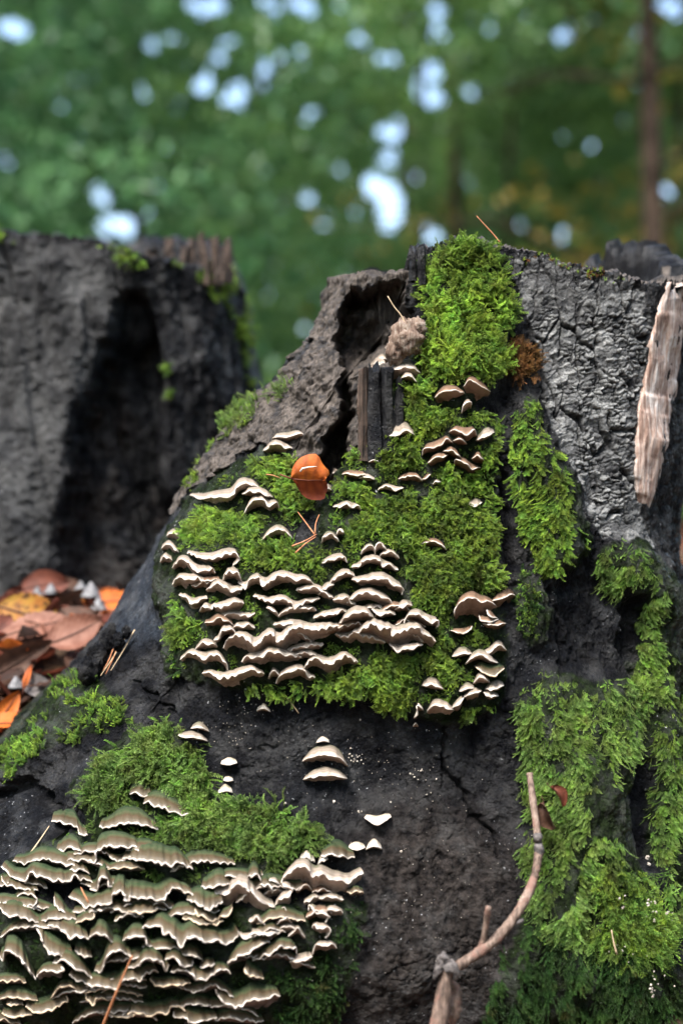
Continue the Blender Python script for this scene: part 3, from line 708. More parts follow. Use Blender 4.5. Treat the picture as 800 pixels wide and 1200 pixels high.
# upper face
B_('t','up',Zp('A',[(190,90),(240,108),(330,100),(410,92),(430,55),(470,30),(530,40),(575,75)]),7,9,15,'long shelf at the left edge above the green mound')
B_('t','up',Zp('A',[(460,80),(520,72),(575,85),(625,108)]),5,6,18,'folded lobe in front of the long upper left shelf')
B_('t','up',Zp('A',[(470,190),(490,150),(530,110),(580,120),(600,148),(640,128),(655,160)]),4,9,17,'frilled lobe below the right end of the upper left shelf')
B_('t','up',Zp('A',[(560,325),(600,290),(650,265),(700,290),(725,315)]),5,7,12,'single arched one in the moss left of the pine needles')
B_('t','up',Zp('G',[(135,125),(150,105),(220,108),(290,85),(310,100)]),4,6,14,'upper of the pair just left above the orange leaf')
B_('t','up',Zp('G',[(85,180),(118,165),(125,148),(180,145),(210,165),(250,168)]),4,8,16,'lower of the pair just left above the orange leaf')
B_('t','up',Zp('G',[(455,330),(472,305),(502,318)]),3,6,8,'tiny curled one touching the right tip of the orange leaf')
B_('b','up',Zp('G',[(520,312),(560,303),(600,318),(640,305),(665,318)]),4,5,10,'thin one right of the orange leaf')
B_('t','up',Zp('G',[(420,405),(440,388),(466,400)]),3,5,8,'tiny one at the lower right corner of the orange leaf')
B_('t','up',Zp('G',[(470,490),(510,492),(545,470),(575,495),(610,485),(628,510)]),4,4,10,'narrow wavy one in moss below right of the orange leaf')
B_('b','up',Zp('G',[(665,242),(700,232),(728,242)]),3,3,8,'tiny thin one in moss below the pale spoon shaped bracket')
B_('t','up',Zp('F',[(50,140),(85,120),(140,132)]),4,9,14,'left lobe of the highest group beside the dark wood block')
B_('t','up',Zp('F',[(88,112),(105,88),(165,92)]),4,4,12,'uppermost small lobe of the highest group, under the pale rotten wood')
B_('t','up',Zp('F',[(140,155),(180,150),(230,138),(285,142),(325,170)]),5,16,18,'broad front lobe of the highest group')
B_('t','up',Zp('F',[(210,200),(260,180),(305,212)]),2,5,20,'inner fold under the broad lobe of the highest group')
B_('b','up',Zp('F',[(138,378),(175,355),(208,372)]),3,8,10,'tiny cup shaped one below the highest group')
B_('t','up',Zp('F',[(120,482),(160,492),(205,490),(250,468),(293,487)]),12,3,14,'spoon shaped with pale top, left in the upper moss')
B_('b','up',Zp('F',[(395,292),(430,265),(490,255),(550,268)]),5,14,16,'left half of the pair below the brown dry moss')
B_('b','up',Zp('F',[(545,238),(580,205),(640,240),(685,262)]),5,22,18,'right half of the pair below the brown dry moss')
B_('t','up',Zp('F',[(535,375),(550,325),(585,318),(582,350)]),3,7,18,'small drooping tongue under the pair below the dry moss')
B_('b','up',Zp('F',[(470,475),(500,460),(560,485),(598,460),(615,492)]),5,9,17,'top left member of the stacked upper right group')
B_('t','up',Zp('F',[(612,512),(655,500),(705,475)]),9,4,16,'top right member of the stacked upper right group')
B_('b','up',Zp('F',[(490,520),(528,508),(562,535)]),3,5,18,'small middle fold of the stacked upper right group')
B_('b','up',Zp('F',[(330,600),(340,562),(390,555),(430,540),(460,508),(490,530)]),5,6,15,'left long member of the stacked upper right group')
B_('b','up',Zp('F',[(360,632),(400,605),(440,602),(468,590)]),3,8,18,'lower left fold of the stacked upper right group')
B_('b','up',Zp('F',[(435,575),(480,570),(515,590),(535,610)]),4,5,19,'centre lobe of the stacked upper right group')
B_('b','up',Zp('F',[(498,650),(505,618),(560,640),(590,668),(635,658)]),4,8,18,'lowest lobe of the stacked upper right group')
B_('b','up',Zp('F',[(588,612),(620,595),(652,622)]),4,8,17,'small rightmost lobe of the stacked upper right group')
B_('b','up',Zp('F',[(205,718),(260,705),(310,705),(332,728)]),4,6,10,'dark low ridge in moss under the stacked group')
B_('b','up',Zp('F',[(330,722),(352,712),(375,692)]),3,4,9,'small sliver right of the dark low ridge')
B_('t','up',Zp('F',[(385,745),(405,730),(432,735)]),3,3,8,'tiny pale one right of the dark low ridge')
B_('t','up',Zp('F',[(100,772),(150,755),(190,777),(232,760)]),3,4,9,'narrow pale frill left of the dark low ridge')
B_('t','up',Zp('F',[(0,712),(45,708),(85,718)]),3,4,9,'thin pale one at the left of the frill in the middle moss')
B_('t','up',Zp('F',[(575,848),(602,862),(642,840)]),8,2,10,'small fan shaped one alone near the right edge of the moss')
B_('b','up',[(492,638),(505,635),(515,637),(523,644)],4,5,9,'two lobed thin one alone in moss above the right hand group')
# middle shelf cluster
B_('t','mid',Zp('A',[(68,305),(100,286),(140,312)]),4,6,12,'topmost bead on the left silhouette of the middle cluster')
B_('t','mid',Zp('A',[(42,370),(75,348),(105,368),(132,388)]),4,7,13,'second bead down the left silhouette of the middle cluster')
B_('t','mid',Zp('A',[(35,438),(60,413),(98,432)]),4,8,14,'third bead down the left silhouette of the middle cluster')
B_('t','mid',Zp('A',[(175,388),(230,412),(300,420),(380,395),(430,395),(448,428),(412,460)]),5,5,18,'hooked upper left shelf over a dark gap')
B_('t','mid',Zp('A',[(98,470),(140,425),(180,438),(200,472),(250,492),(300,475),(322,498)]),5,10,20,'curled left lobes below the hooked shelf')
B_('t','mid',Zp('A',[(98,550),(130,520),(200,532),(225,520),(262,545),(308,540)]),4,12,19,'lower left ruffle beneath the curled lobes')
B_('t','mid',Zp('A',[(362,530),(385,495),(440,500),(458,540)]),4,9,22,'round raised lobe at the left start of the long ruffled shelf')
B_('t','mid',Zp('A',[(275,585),(330,548),(380,575),(420,600),(470,562)]),4,10,22,'low lobes in front of the long ruffled shelf, left end')
B_('t','mid',Zp('A',[(440,545),(480,570),(500,530),(545,520),(570,560),(620,530),(650,515),(700,515),(740,535),(790,530)],'B',[(110,368),(136,402)]),5,9,20,'long ruffled shelf right across the moss mound')
B_('t','mid',Zp('C',[(45,25),(90,50),(112,82),(150,60),(192,50)]),3,9,19,'bottom left knob row of the upper tier')
B_('t','mid',Zp('C',[(150,118),(172,92),(212,105),(222,85)]),3,7,19,'small knob under the knob row')
B_('t','mid',Zp('C',[(220,85),(260,92),(300,85),(340,65),(382,78)]),4,14,21,'fan with pale round underside below the upper tier')
B_('t','mid',Zp('C',[(430,40),(470,55),(520,70),(570,50),(620,75),(650,100),(700,75),(750,60),(776,52)]),4,6,16,'second ruffle under the long ruffled shelf')
B_('t','mid',Zp('C',[(500,98),(540,115),(562,145)]),2,5,14,'small hanging frill under the second ruffle')
B_('t','mid',Zp('B',[(120,552),(180,542),(240,530),(270,515),(300,525)]),4,4,14,'thin shelf above the big tan shelf, left of the domed lobe')
B_('t','mid',Zp('C',[(225,262),(252,262),(270,210),(322,214),(348,242)]),4,6,19,'small lobe at the left end of the big tan shelf')
B_('t','mid',Zp('C',[(275,305),(300,260),(350,248),(400,260),(440,297),(490,250),(530,240),(560,282),(600,245),(622,215),(660,198),(720,215),(780,208)],'D',[(120,195),(185,200)]),6,19,26,'big wavy tan shelf, the widest of the middle cluster')
B_('t','mid',Zp('D',[(205,80),(240,45),(300,25),(350,30),(390,50),(430,65),(447,100)]),5,10,20,'arched lobe above the big tan shelf')
B_('t','mid',Zp('D',[(335,108),(370,135),(420,130),(458,130)]),3,4,22,'flat white lip under the arched lobe')
B_('t','mid',Zp('D',[(165,188),(200,150),(250,125),(310,125),(347,155)]),5,12,26,'round domed lobe in the centre of the big tan shelf')
B_('t','mid',Zp('D',[(455,108),(500,92),(545,84)]),6,5,19,'pointed lobe right of the white lip')
B_('t','mid',Zp('D',[(500,192),(512,150),(560,130),(600,150),(622,172),(682,170),(668,205)]),5,7,21,'crumpled lobe at the right end of the middle cluster')
B_('t','mid',Zp('D',[(235,228),(270,220),(340,185),(380,210),(430,210),(445,242),(490,225),(540,210),(582,205),(602,240),(640,250),(668,275)]),5,19,32,'foremost right hand shelf with tan underside')
B_('t','mid',Zp('D',[(425,292),(470,320),(540,308),(600,290)]),2,3,26,'thin lower edge beneath the foremost right hand shelf')
B_('t','mid',Zp('C',[(370,378),(395,355),(430,360),(480,350),(522,325),(600,345),(680,350)]),4,11,22,'second tier below the left half of the big tan shelf')
B_('t','mid',Zp('C',[(50,368),(85,345),(130,340),(170,372),(210,350),(250,350),(290,390),(298,422)]),6,9,16,'two humped one at the bottom left of the middle cluster')
B_('t','mid',Zp('C',[(165,440),(200,435),(250,465),(310,460),(380,435),(440,425),(488,442)]),5,13,19,'long low one along the bottom left of the middle cluster')
B_('t','mid',Zp('C',[(510,468),(530,430),(572,448)]),4,7,17,'small arched one at the bottom centre of the middle cluster')
B_('t','mid',Zp('C',[(548,492),(570,452),(620,430),(690,422),(712,455),(752,465)]),5,9,19,'bottom centre one with brown underside in the middle cluster')
B_('t','mid',[(356,784),(362,775),(371,773),(385,779),(394,774),(405,769),(412,773),(419,776)],5,12,21,'bottom right one of the middle cluster')
B_('t','mid',Zp('B',[(368,218),(385,190),(430,180),(442,215)]),3,6,12,'left curl of the crown at the top of the middle stack')
B_('t','mid',Zp('B',[(440,222),(445,180),(475,168),(502,200)]),3,7,13,'middle curl of the crown at the top of the middle stack')
B_('t','mid',Zp('B',[(460,240),(490,215),(540,215),(567,242)]),3,5,14,'right lobe of the crown at the top of the middle stack')
B_('t','mid',Zp('B',[(318,290),(365,285),(370,262),(410,250),(460,250),(480,280),(520,280),(562,300)]),4,5,18,'second tier of the middle stack')
B_('t','mid',Zp('B',[(205,375),(240,340),(290,320),(335,332)]),5,5,16,'left shoulder of the middle stack')
B_('t','mid',Zp('B',[(145,432),(180,400),(228,375)]),5,5,14,'small step left below the middle stack')
B_('t','mid',Zp('B',[(320,350),(370,360),(430,350),(480,345),(530,375),(587,398),(580,425)]),6,8,20,'third broad tier of the middle stack')
B_('t','mid',Zp('B',[(165,262),(210,250),(270,235),(297,262)]),5,3,12,'flat one above the black hollow left of the middle stack')
B_('t','mid',Zp('B',[(162,158),(180,120),(230,125),(252,148)]),4,6,11,'small white one at the end of the pine needles')
B_('w','mid',Zp('B',[(240,118),(257,97),(280,112)]),3,5,11,'ring like curl at the end of the pine needles')
# right-hand group
B_('b','side',Zp('E',[(320,272),(325,235),(370,190),(420,180),(460,205),(500,200),(540,225)]),6,26,20,'big hooded one at the top of the right hand group')
B_('b','side',Zp('E',[(515,195),(560,187),(610,163),(636,166)]),7,10,17,'raised right wing of the hooded one in the right hand group')
B_('b','side',Zp('E',[(490,240),(500,272),(545,288)]),2,5,21,'first inner fold inside the hooded one')
B_('b','side',Zp('E',[(448,270),(462,300),(510,306),(548,290)]),2,5,22,'second inner fold inside the hooded one')
B_('b','side',Zp('E',[(470,312),(530,322),(588,312)]),2,7,20,'lowest fold under the hooded one')
B_('b','side',Zp('E',[(300,352),(350,368),(398,352),(412,328)]),4,3,10,'greenish tongue left below the hooded one')
B_('t','side',Zp('E',[(308,488),(350,475),(412,470)]),8,3,13,'upper left shelf of the middle right hand tiers')
B_('t','side',Zp('E',[(470,465),(510,467),(550,425),(592,455)]),6,8,15,'upper right shelf of the middle right hand tiers')
B_('t','side',Zp('E',[(376,527),(420,490),(470,480),(510,510),(548,517)]),6,5,18,'wide central shelf of the middle right hand tiers')
B_('y','side',Zp('E',[(430,535),(480,575),(530,585),(580,545)]),11,3,17,'yellowish cup under the wide central shelf at right')
B_('t','side',Zp('E',[(152,637),(205,635),(265,655)]),9,4,12,'single one with green top left of the lower right hand tiers')
B_('t','side',Zp('E',[(345,668),(380,657),(424,650)]),7,3,14,'left ledge of the lower right hand tiers')
B_('t','side',Zp('E',[(418,625),(460,592),(505,622)]),6,7,15,'small dome of the lower right hand tiers')
B_('t','side',Zp('E',[(480,655),(520,662),(578,635)]),9,4,16,'right ledge of the lower right hand tiers')
B_('t','side',Zp('E',[(368,692),(430,677),(462,662)]),5,10,17,'inner fold of the lower right hand tiers')
B_('t','side',Zp('E',[(470,672),(500,697),(550,690)]),5,6,17,'bottom right lip of the lower right hand tiers')
B_('t','side',Zp('E',[(308,752),(350,732),(372,698)]),6,11,17,'rising wing joining the lower tiers to the bottom fan')
B_('t','side',Zp('E',[(178,775),(212,740),(260,750),(320,768)]),7,19,19,'bottom fan with ribbed pale underside in the right hand group')
B_('w','side',Zp('E',[(108,808),(130,790),(125,745),(158,762)]),4,7,17,'left white tip of the bottom fan')
B_('w','bark',Zp('E',[(105,850),(118,835),(132,848)]),3,5,7,'bead below the left tip of the bottom fan')
# on the black bark
B_('t','bark',Zp('H',[(53,142),(75,149),(105,150),(148,160)]),7,3,15,'lower of the small pair above the lower left moss',.5)
B_('t','bark',Zp('H',[(93,120),(120,117),(152,130)]),7,3,12,'upper of the small pair above the lower left moss',.5)
B_('w','bark',Zp('H',[(190,234),(215,237),(243,232)]),8,2,10,'single one left of centre below the black bark top',.3)
B_('w','bark',Zp('H',[(198,288),(215,291),(230,288)]),6,2,7,'tiny one directly above another at the top right of lower moss',.3)
B_('w','bark',Zp('H',[(180,331),(203,323),(228,328)]),9,2,10,'half dome at the top right border of the lower left moss',.3)
B_('w','bark',Zp('H',[(305,64),(326,55),(350,66)]),7,3,9,'small one on black bark just under the middle cluster',.3)
B_('w','bark',Zp('H',[(498,166),(520,161),(540,166)]),6,2,9,'knob on top of the isolated stacked pair',.3)
B_('t','bark',Zp('H',[(453,226),(480,214),(530,206),(575,216),(600,242)]),12,9,19,'upper of the isolated stacked pair on black bark',.6)
B_('t','bark',Zp('H',[(456,284),(500,276),(530,272),(565,276),(598,282)]),10,9,18,'lower of the isolated stacked pair on black bark',.7)
B_('w','bark',Zp('H',[(654,408),(675,424),(692,432),(712,424),(740,406)]),9,2,13,'wide low one on black bark right of the isolated pair',.3)
B_('w','bark',Zp('H',[(602,505),(630,514),(656,505)]),9,2,11,'left of two beads beside the lower cluster',.3)
B_('w','bark',Zp('H',[(658,512),(684,500),(710,510)]),9,3,11,'right of two beads beside the lower cluster',.3)
# large lower left cluster
B_('g','low',Zp('K',[(60,150),(100,150),(145,165),(185,155)]),12,3,15,'small one at the very top of the lower left cluster')
B_('g','low',Zp('K',[(142,205),(165,195),(200,218),(260,235),(340,270),(408,265)]),15,3,19,'slanting shelf right of the topmost small one')
B_('g','low',Zp('J',[(303,312),(350,315),(400,332),(450,345),(470,385),(515,398)]),13,3,18,'upper left shelf ending in a point on black bark')
B_('g','low',Zp('J',[(583,340),(640,350),(700,325),(760,322)],'K',[(60,325),(110,325),(170,342),(228,362)]),14,3,18,'second shelf from the top, straight and wide')
B_('g','low',Zp('J',[(330,492),(380,480),(430,468),(500,512)]),12,4,18,'left shelf of the third tier in the lower cluster')
B_('g','low',Zp('J',[(500,530),(522,557),(565,540),(562,492),(620,465),(700,460),(790,462)],'K',[(135,475),(145,485)]),13,4,22,'hooked central shelf of the third tier')
B_('g','low',Zp('K',[(20,525),(80,530),(150,540),(230,550),(290,577),(340,555),(390,570),(432,592)]),16,4,24,'right shelf of the third tier above the moss')
B_('g','low',Zp('L',[(400,95),(440,100),(495,92)]),10,3,16,'small greenish tongue between third and fourth tiers')
B_('g','low',Zp('L',[(10,75),(30,90),(60,130),(110,150),(150,160),(180,110),(220,130),(290,150),(330,172),(350,152),(400,175),(430,135),(480,150),(545,172)]),11,5,24,'very long ruffled fourth tier at the far left')
B_('g','low',Zp('L',[(530,205),(570,215),(588,142),(630,148),(642,190),(692,205)]),13,4,25,'arched lobe ending the long ruffled fourth tier')
B_('g','low',Zp('L',[(10,140),(30,182),(90,200),(160,215),(225,218)]),6,6,22,'thin lip right below the left end of the fourth tier')
B_('g','low',Zp('L',[(405,255),(460,280),(510,318),(580,300),(650,295),(660,245),(700,220),(735,245),(730,278),(765,278)],'M',[(60,255),(110,265),(200,270),(250,277),(290,230),(330,205),(380,222),(435,238)]),15,5,29,'great wavy fifth tier through the centre of the cluster')
B_('g','low',Zp('M',[(395,278),(440,290),(480,310),(520,337),(560,312),(605,280)]),17,6,29,'pointed dip where the fifth tier meets the fringed one')
B_('g','low',Zp('M',[(480,200),(520,205),(560,195),(600,180),(660,188)]),15,4,20,'reddish banded lobe above the pointed dip')
B_('t','low',Zp('M',[(552,245),(640,237),(660,200),(710,188),(760,220)],'N',[(30,290),(90,345),(140,395),(210,415)]),11,30,27,'drooping shelf over a fuzzy brown underside')
B_('t','low',Zp('N',[(212,402),(240,370),(290,348),(315,318),(262,285),(248,265)]),4,22,24,'inner fold of the fuzzy right hand mass')
B_('g','low',Zp('N',[(35,265),(75,228),(120,238),(135,272)]),12,5,22,'curled lobe at the foot of the pale moss, left')
B_('g','low',Zp('N',[(110,290),(150,283),(190,298),(196,338)]),9,4,23,'curled lobe at the foot of the pale moss, right')
B_('t','low',Zp('N',[(248,268),(270,235),(310,200),(360,180),(410,195),(430,242),(490,225),(550,262),(600,260),(640,277),(690,235),(728,213)]),8,30,26,'broad right end shelf with shaggy pore surface')
B_('g','low',Zp('N',[(478,118),(520,108),(590,115),(640,132),(678,122)]),13,3,17,'separate shelf above the right end of the lower cluster')
B_('w','low',Zp('N',[(355,140),(400,125),(445,155)]),7,3,10,'button in moss left of the separate shelf')
B_('w','low',Zp('N',[(462,165),(490,142),(518,132)]),5,4,12,'scrap under the left end of the separate shelf')
B_('y','low',Zp('N',[(632,330),(665,335),(690,320),(730,335)]),4,9,20,'ragged tip at the far right of the lower cluster')
B_('t','low',Zp('N',[(408,432),(412,410),(450,445),(500,455),(532,470),(505,500)]),3,11,17,'first of three ragged frills stepping down at right')
B_('t','low',Zp('N',[(428,538),(440,520),(475,542),(520,538),(537,565),(505,592)]),3,12,17,'second of three ragged frills stepping down at right')
B_('t','low',Zp('N',[(430,690),(445,650),(475,640),(520,645),(550,632),(572,660)]),3,9,16,'third of three ragged frills stepping down at right')
B_('g','low',Zp('L',[(318,262),(328,305),(360,340),(402,362)]),11,3,22,'upright left edge of a cup below the fourth tier')
B_('g','low',Zp('L',[(75,285),(110,250),(160,242),(212,258),(215,295),(180,328)]),7,6,20,'curled lobe in the dark gap at the far left')
B_('g','low',Zp('L',[(0,322),(45,360),(100,370),(160,388),(245,418)]),15,3,23,'smooth shelf at the left edge of the photo, sixth tier')
B_('y','low',Zp('L',[(445,408),(480,395),(545,385),(553,350)]),8,3,22,'small plate in the dark centre of the sixth tier')
B_('g','low',Zp('L',[(282,422),(320,425),(370,455),(410,490),(460,485),(522,497)]),17,3,25,'smooth olive shelf sagging in the middle, left centre')
B_('g','low',Zp('L',[(523,487),(570,470),(620,490),(672,528)]),13,4,25,'arched shelf right beside the sagging olive one')
B_('g','low',Zp('L',[(212,432),(240,480),(265,550),(310,590),(365,598),(430,590)]),18,3,22,'bowl shaped shelf curving down at left')
B_('g','low',Zp('L',[(440,575),(480,600),(540,610)]),12,3,21,'mossy green knob inside the left bowl')
B_('g','low',Zp('M',[(20,512),(60,490),(120,490),(155,502),(165,552),(190,548)]),12,5,27,'pale arched lobe left of the deep dark gap')
B_('g','low',Zp('M',[(132,455),(150,430),(240,430),(260,470),(310,480),(340,522),(370,545),(400,495),(440,490),(480,500),(500,525),(570,510),(630,537),(690,490),(698,460)]),17,4,28,'long zigzag shelf arching over the deep dark gap')
B_('y','low',Zp('M',[(32,342),(60,345),(120,347),(190,342),(228,328)]),9,3,24,'straight plate tucked under the fifth tier')
B_('y','low',Zp('M',[(442,325),(470,365),(520,385),(572,385)]),7,4,24,'cup edge under the pointed dip')
B_('y','low',Zp('M',[(575,400),(592,375),(640,360),(662,320)]),5,5,23,'curl beside the cup edge in the fuzzy mass')
B_('y','low',Zp('M',[(370,380),(450,405),(480,420),(560,417),(610,400)]),5,6,24,'thin plate below the cup edge')
B_('g','low',Zp('P',[(0,150),(20,185),(28,130),(80,140),(130,175),(170,230),(212,292)]),17,6,26,'big sloping shelf cut by the left edge of the photo')
B_('g','low',Zp('P',[(215,275),(240,245),(300,243),(372,240),(362,208),(318,205)]),7,13,27,'white lipped roll at the lower end of the sloping shelf')
B_('g','low',Zp('P',[(312,190),(355,178),(400,185),(430,215),(480,237),(542,278)]),13,4,28,'broad shelf beside the roll, under the left bowl')
B_('g','low',Zp('P',[(555,245),(600,237),(618,172),(660,130),(720,125),(772,152)]),14,8,30,'high arch touched by the orange grass blade')
B_('g','low',Zp('P',[(408,255),(440,290),(480,300),(520,325),(580,325),(640,337),(688,347),(720,302),(790,290)],'Q',[(120,300),(150,260),(200,235),(228,245)]),13,4,29,'long shelf crossed by the orange grass blade')
B_('y','low',Zp('P',[(40,432),(90,442),(138,437)]),10,3,17,'upper of two small ochre ones in the bottom left corner')
B_('y','low',Zp('P',[(15,480),(70,512),(130,500),(188,492)]),10,3,20,'lower of two small ochre ones in the bottom left corner')
B_('y','low',Zp('P',[(152,448),(200,475),(240,487),(300,470),(360,442),(398,412),(390,388)]),14,3,23,'cup with green hollow near the bottom left corner')
B_('y','low',Zp('P',[(298,405),(330,360),(390,325),(450,350),(480,355)]),5,10,22,'drooping edge over brown pores beside the green cup')
B_('y','low',Zp('P',[(502,370),(512,410),(552,435),(565,408),(605,405),(660,412)]),7,5,24,'crooked ridge left of the orange grass blade')
B_('y','low',Zp('P',[(600,490),(650,505),(740,515),(790,500)],'Q',[(50,490),(130,490),(180,507),(220,485),(285,485),(302,450),(340,443),(388,472)]),12,4,24,'lowest long shelf running along the photo bottom')
B_('g','low',Zp('Q',[(52,217),(108,215),(130,180),(190,175),(250,190),(272,228),(292,210)]),11,5,28,'scroll ended shelf right of the high arch')
B_('g','low',Zp('Q',[(268,172),(300,158),(340,175),(375,215),(420,208),(432,180)]),10,4,28,'small scroll right beside the scroll ended shelf')
B_('g','low',Zp('Q',[(358,148),(420,150),(450,153),(492,187)]),11,3,28,'short shelf above the small scroll')
B_('g','low',Zp('Q',[(470,218),(510,215),(558,195)]),7,3,27,'short straight lip right of the small scroll')
B_('g','low',Zp('Q',[(302,248),(360,238),(430,260),(450,282),(520,287),(570,245),(620,235),(652,258)]),10,10,28,'wavy shelf over brown pores in the bottom centre')
B_('y','low',Zp('Q',[(180,290),(220,325),(300,322),(370,320),(418,308)]),7,5,26,'straight shadowed plate under the wavy bottom shelf')
B_('g','low',Zp('Q',[(318,478),(325,508),(400,520),(410,542),(500,532),(572,515)]),13,3,26,'bottom centre shelf with dark green top')
B_('g','low',Zp('Q',[(563,345),(590,400),(650,440),(700,447),(750,417)],'R',[(100,447),(150,460),(200,430),(242,440)]),14,22,24,'bottom right shelf with frayed grey underside')
B_('g','low',Zp('Q',[(635,205),(640,182),(680,165)],'R',[(0,195),(50,185),(100,150),(150,122),(182,128)]),13,10,22,'upper shelf of the lower right pair beside dark moss')
B_('g','low',Zp('R',[(80,228),(110,220),(150,200),(200,182),(230,150),(300,157),(330,148),(338,185)]),9,7,22,'right shelf of the lower right pair beside dark moss')
B_('y','low',Zp('R',[(45,245),(35,285),(60,310),(100,325),(145,330)]),12,6,20,'tongue below the lower right pair')
B_('t','low',Zp('R',[(297,237),(350,232),(390,227),(428,203)]),6,15,16,'ragged low one in dark moss, rightmost of the cluster')
B_('t','low',Zp('M',[(700,470),(740,500),(800,480)],'N',[(60,570),(120,575),(180,570),(260,560)]),3,8,20,'scalloped lower edge of the fuzzy brown mass')

# smaller shaded brackets wedged between the big ones, fusing them into one mass
USED = set()
def near_label(kind, fall):
    def f(c):
        x, y = c
        for _, a, b, l_ in sorted((math.hypot(x - a, (y - b) * 1.6), a, b, l_) for a, b, l_ in NAMED)[:4]:
            dx, dy = x - a, (y - b) * 1.6
            rel = ('right of' if dx > 0 else 'left of') if abs(dx) > abs(dy) else ('below' if dy > 0 else 'above')
            t = kind + ' just ' + rel + ' the ' + ' '.join(l_.split(',')[0].split()[:6])
            while t.split()[-1] in ('the', 'of', 'at', 'a', 'in', 'on', 'to', 'under', 'above', 'below', 'with', 'over', 'from', 'by', 'and', 'between', 'left', 'right', 'upper', 'lower'): t = ' '.join(t.split()[:-1])
            if t not in USED: USED.add(t); return t
        return fall
    return f
def fillers(poly, n, sty, grp, lab, wlo, whi, dlo, dhi, top, under, seed):
    rnd = random.Random(seed); pr = raster(poly); k = 0; pts_ = []
    while k < n:
        x, y = rnd.uniform(-20, 520), rnd.uniform(600, 1200)
        if look(pr, np.array([x]), np.array([y]))[0] < .5: continue
        if min([abs(x - a) / 26 + abs(y - b) / 9 for a, b in pts_] + [9]) < 1: continue
        pts_.append((x, y)); k += 1; w_ = rnd.uniform(wlo, whi); t = rnd.uniform(-.25, .25) * w_
        m_ = rnd.uniform(.35, .65); h_ = rnd.uniform(1, 6)
        P_ = [(x - w_ / 2, y + t / 2 + h_ * .6), (x - w_ / 2 + w_ * m_ * .5, y - h_ * .3 + rnd.uniform(-2, 2)), (x - w_ / 2 + w_ * m_, y - h_ + rnd.uniform(-2, 2)), (x + w_ * .3, y - t / 4 - h_ * .2 + rnd.uniform(-2, 2)), (x + w_ / 2, y - t / 2 + h_ * .6)]
        bracket(rnd.choice(sty), grp, P_, top * rnd.uniform(.7, 1.3), under * rnd.uniform(.7, 1.3), rnd.uniform(dlo, dhi), lab, rimw=.6)
fillers([(10,1030),(130,985),(230,1000),(300,1035),(345,1060),(330,1110),(335,1200),(0,1200),(0,1045)], 40, 'gggy', 'low', near_label('shaded one', 'small shaded one wedged between larger shelves at lower left'), 40, 90, 13, 18, 9, 6, 5)
fillers([(195,655),(260,665),(372,690),(480,700),(505,735),(470,765),(400,790),(235,790),(222,760),(250,735),(200,690)], 20, 'ttb', 'mid', near_label('shaded one', 'small shaded one wedged between larger middle shelves'), 26, 60, 10, 16, 4, 8, 6)
fillers([(280,1040),(345,1030),(420,1040),(400,1070),(350,1100),(290,1090)], 14, 'tb', 'low', near_label('ragged scrap', 'ragged scrap in the fuzzy brown mass at lower right of cluster'), 18, 36, 12, 18, 3, 10, 7)

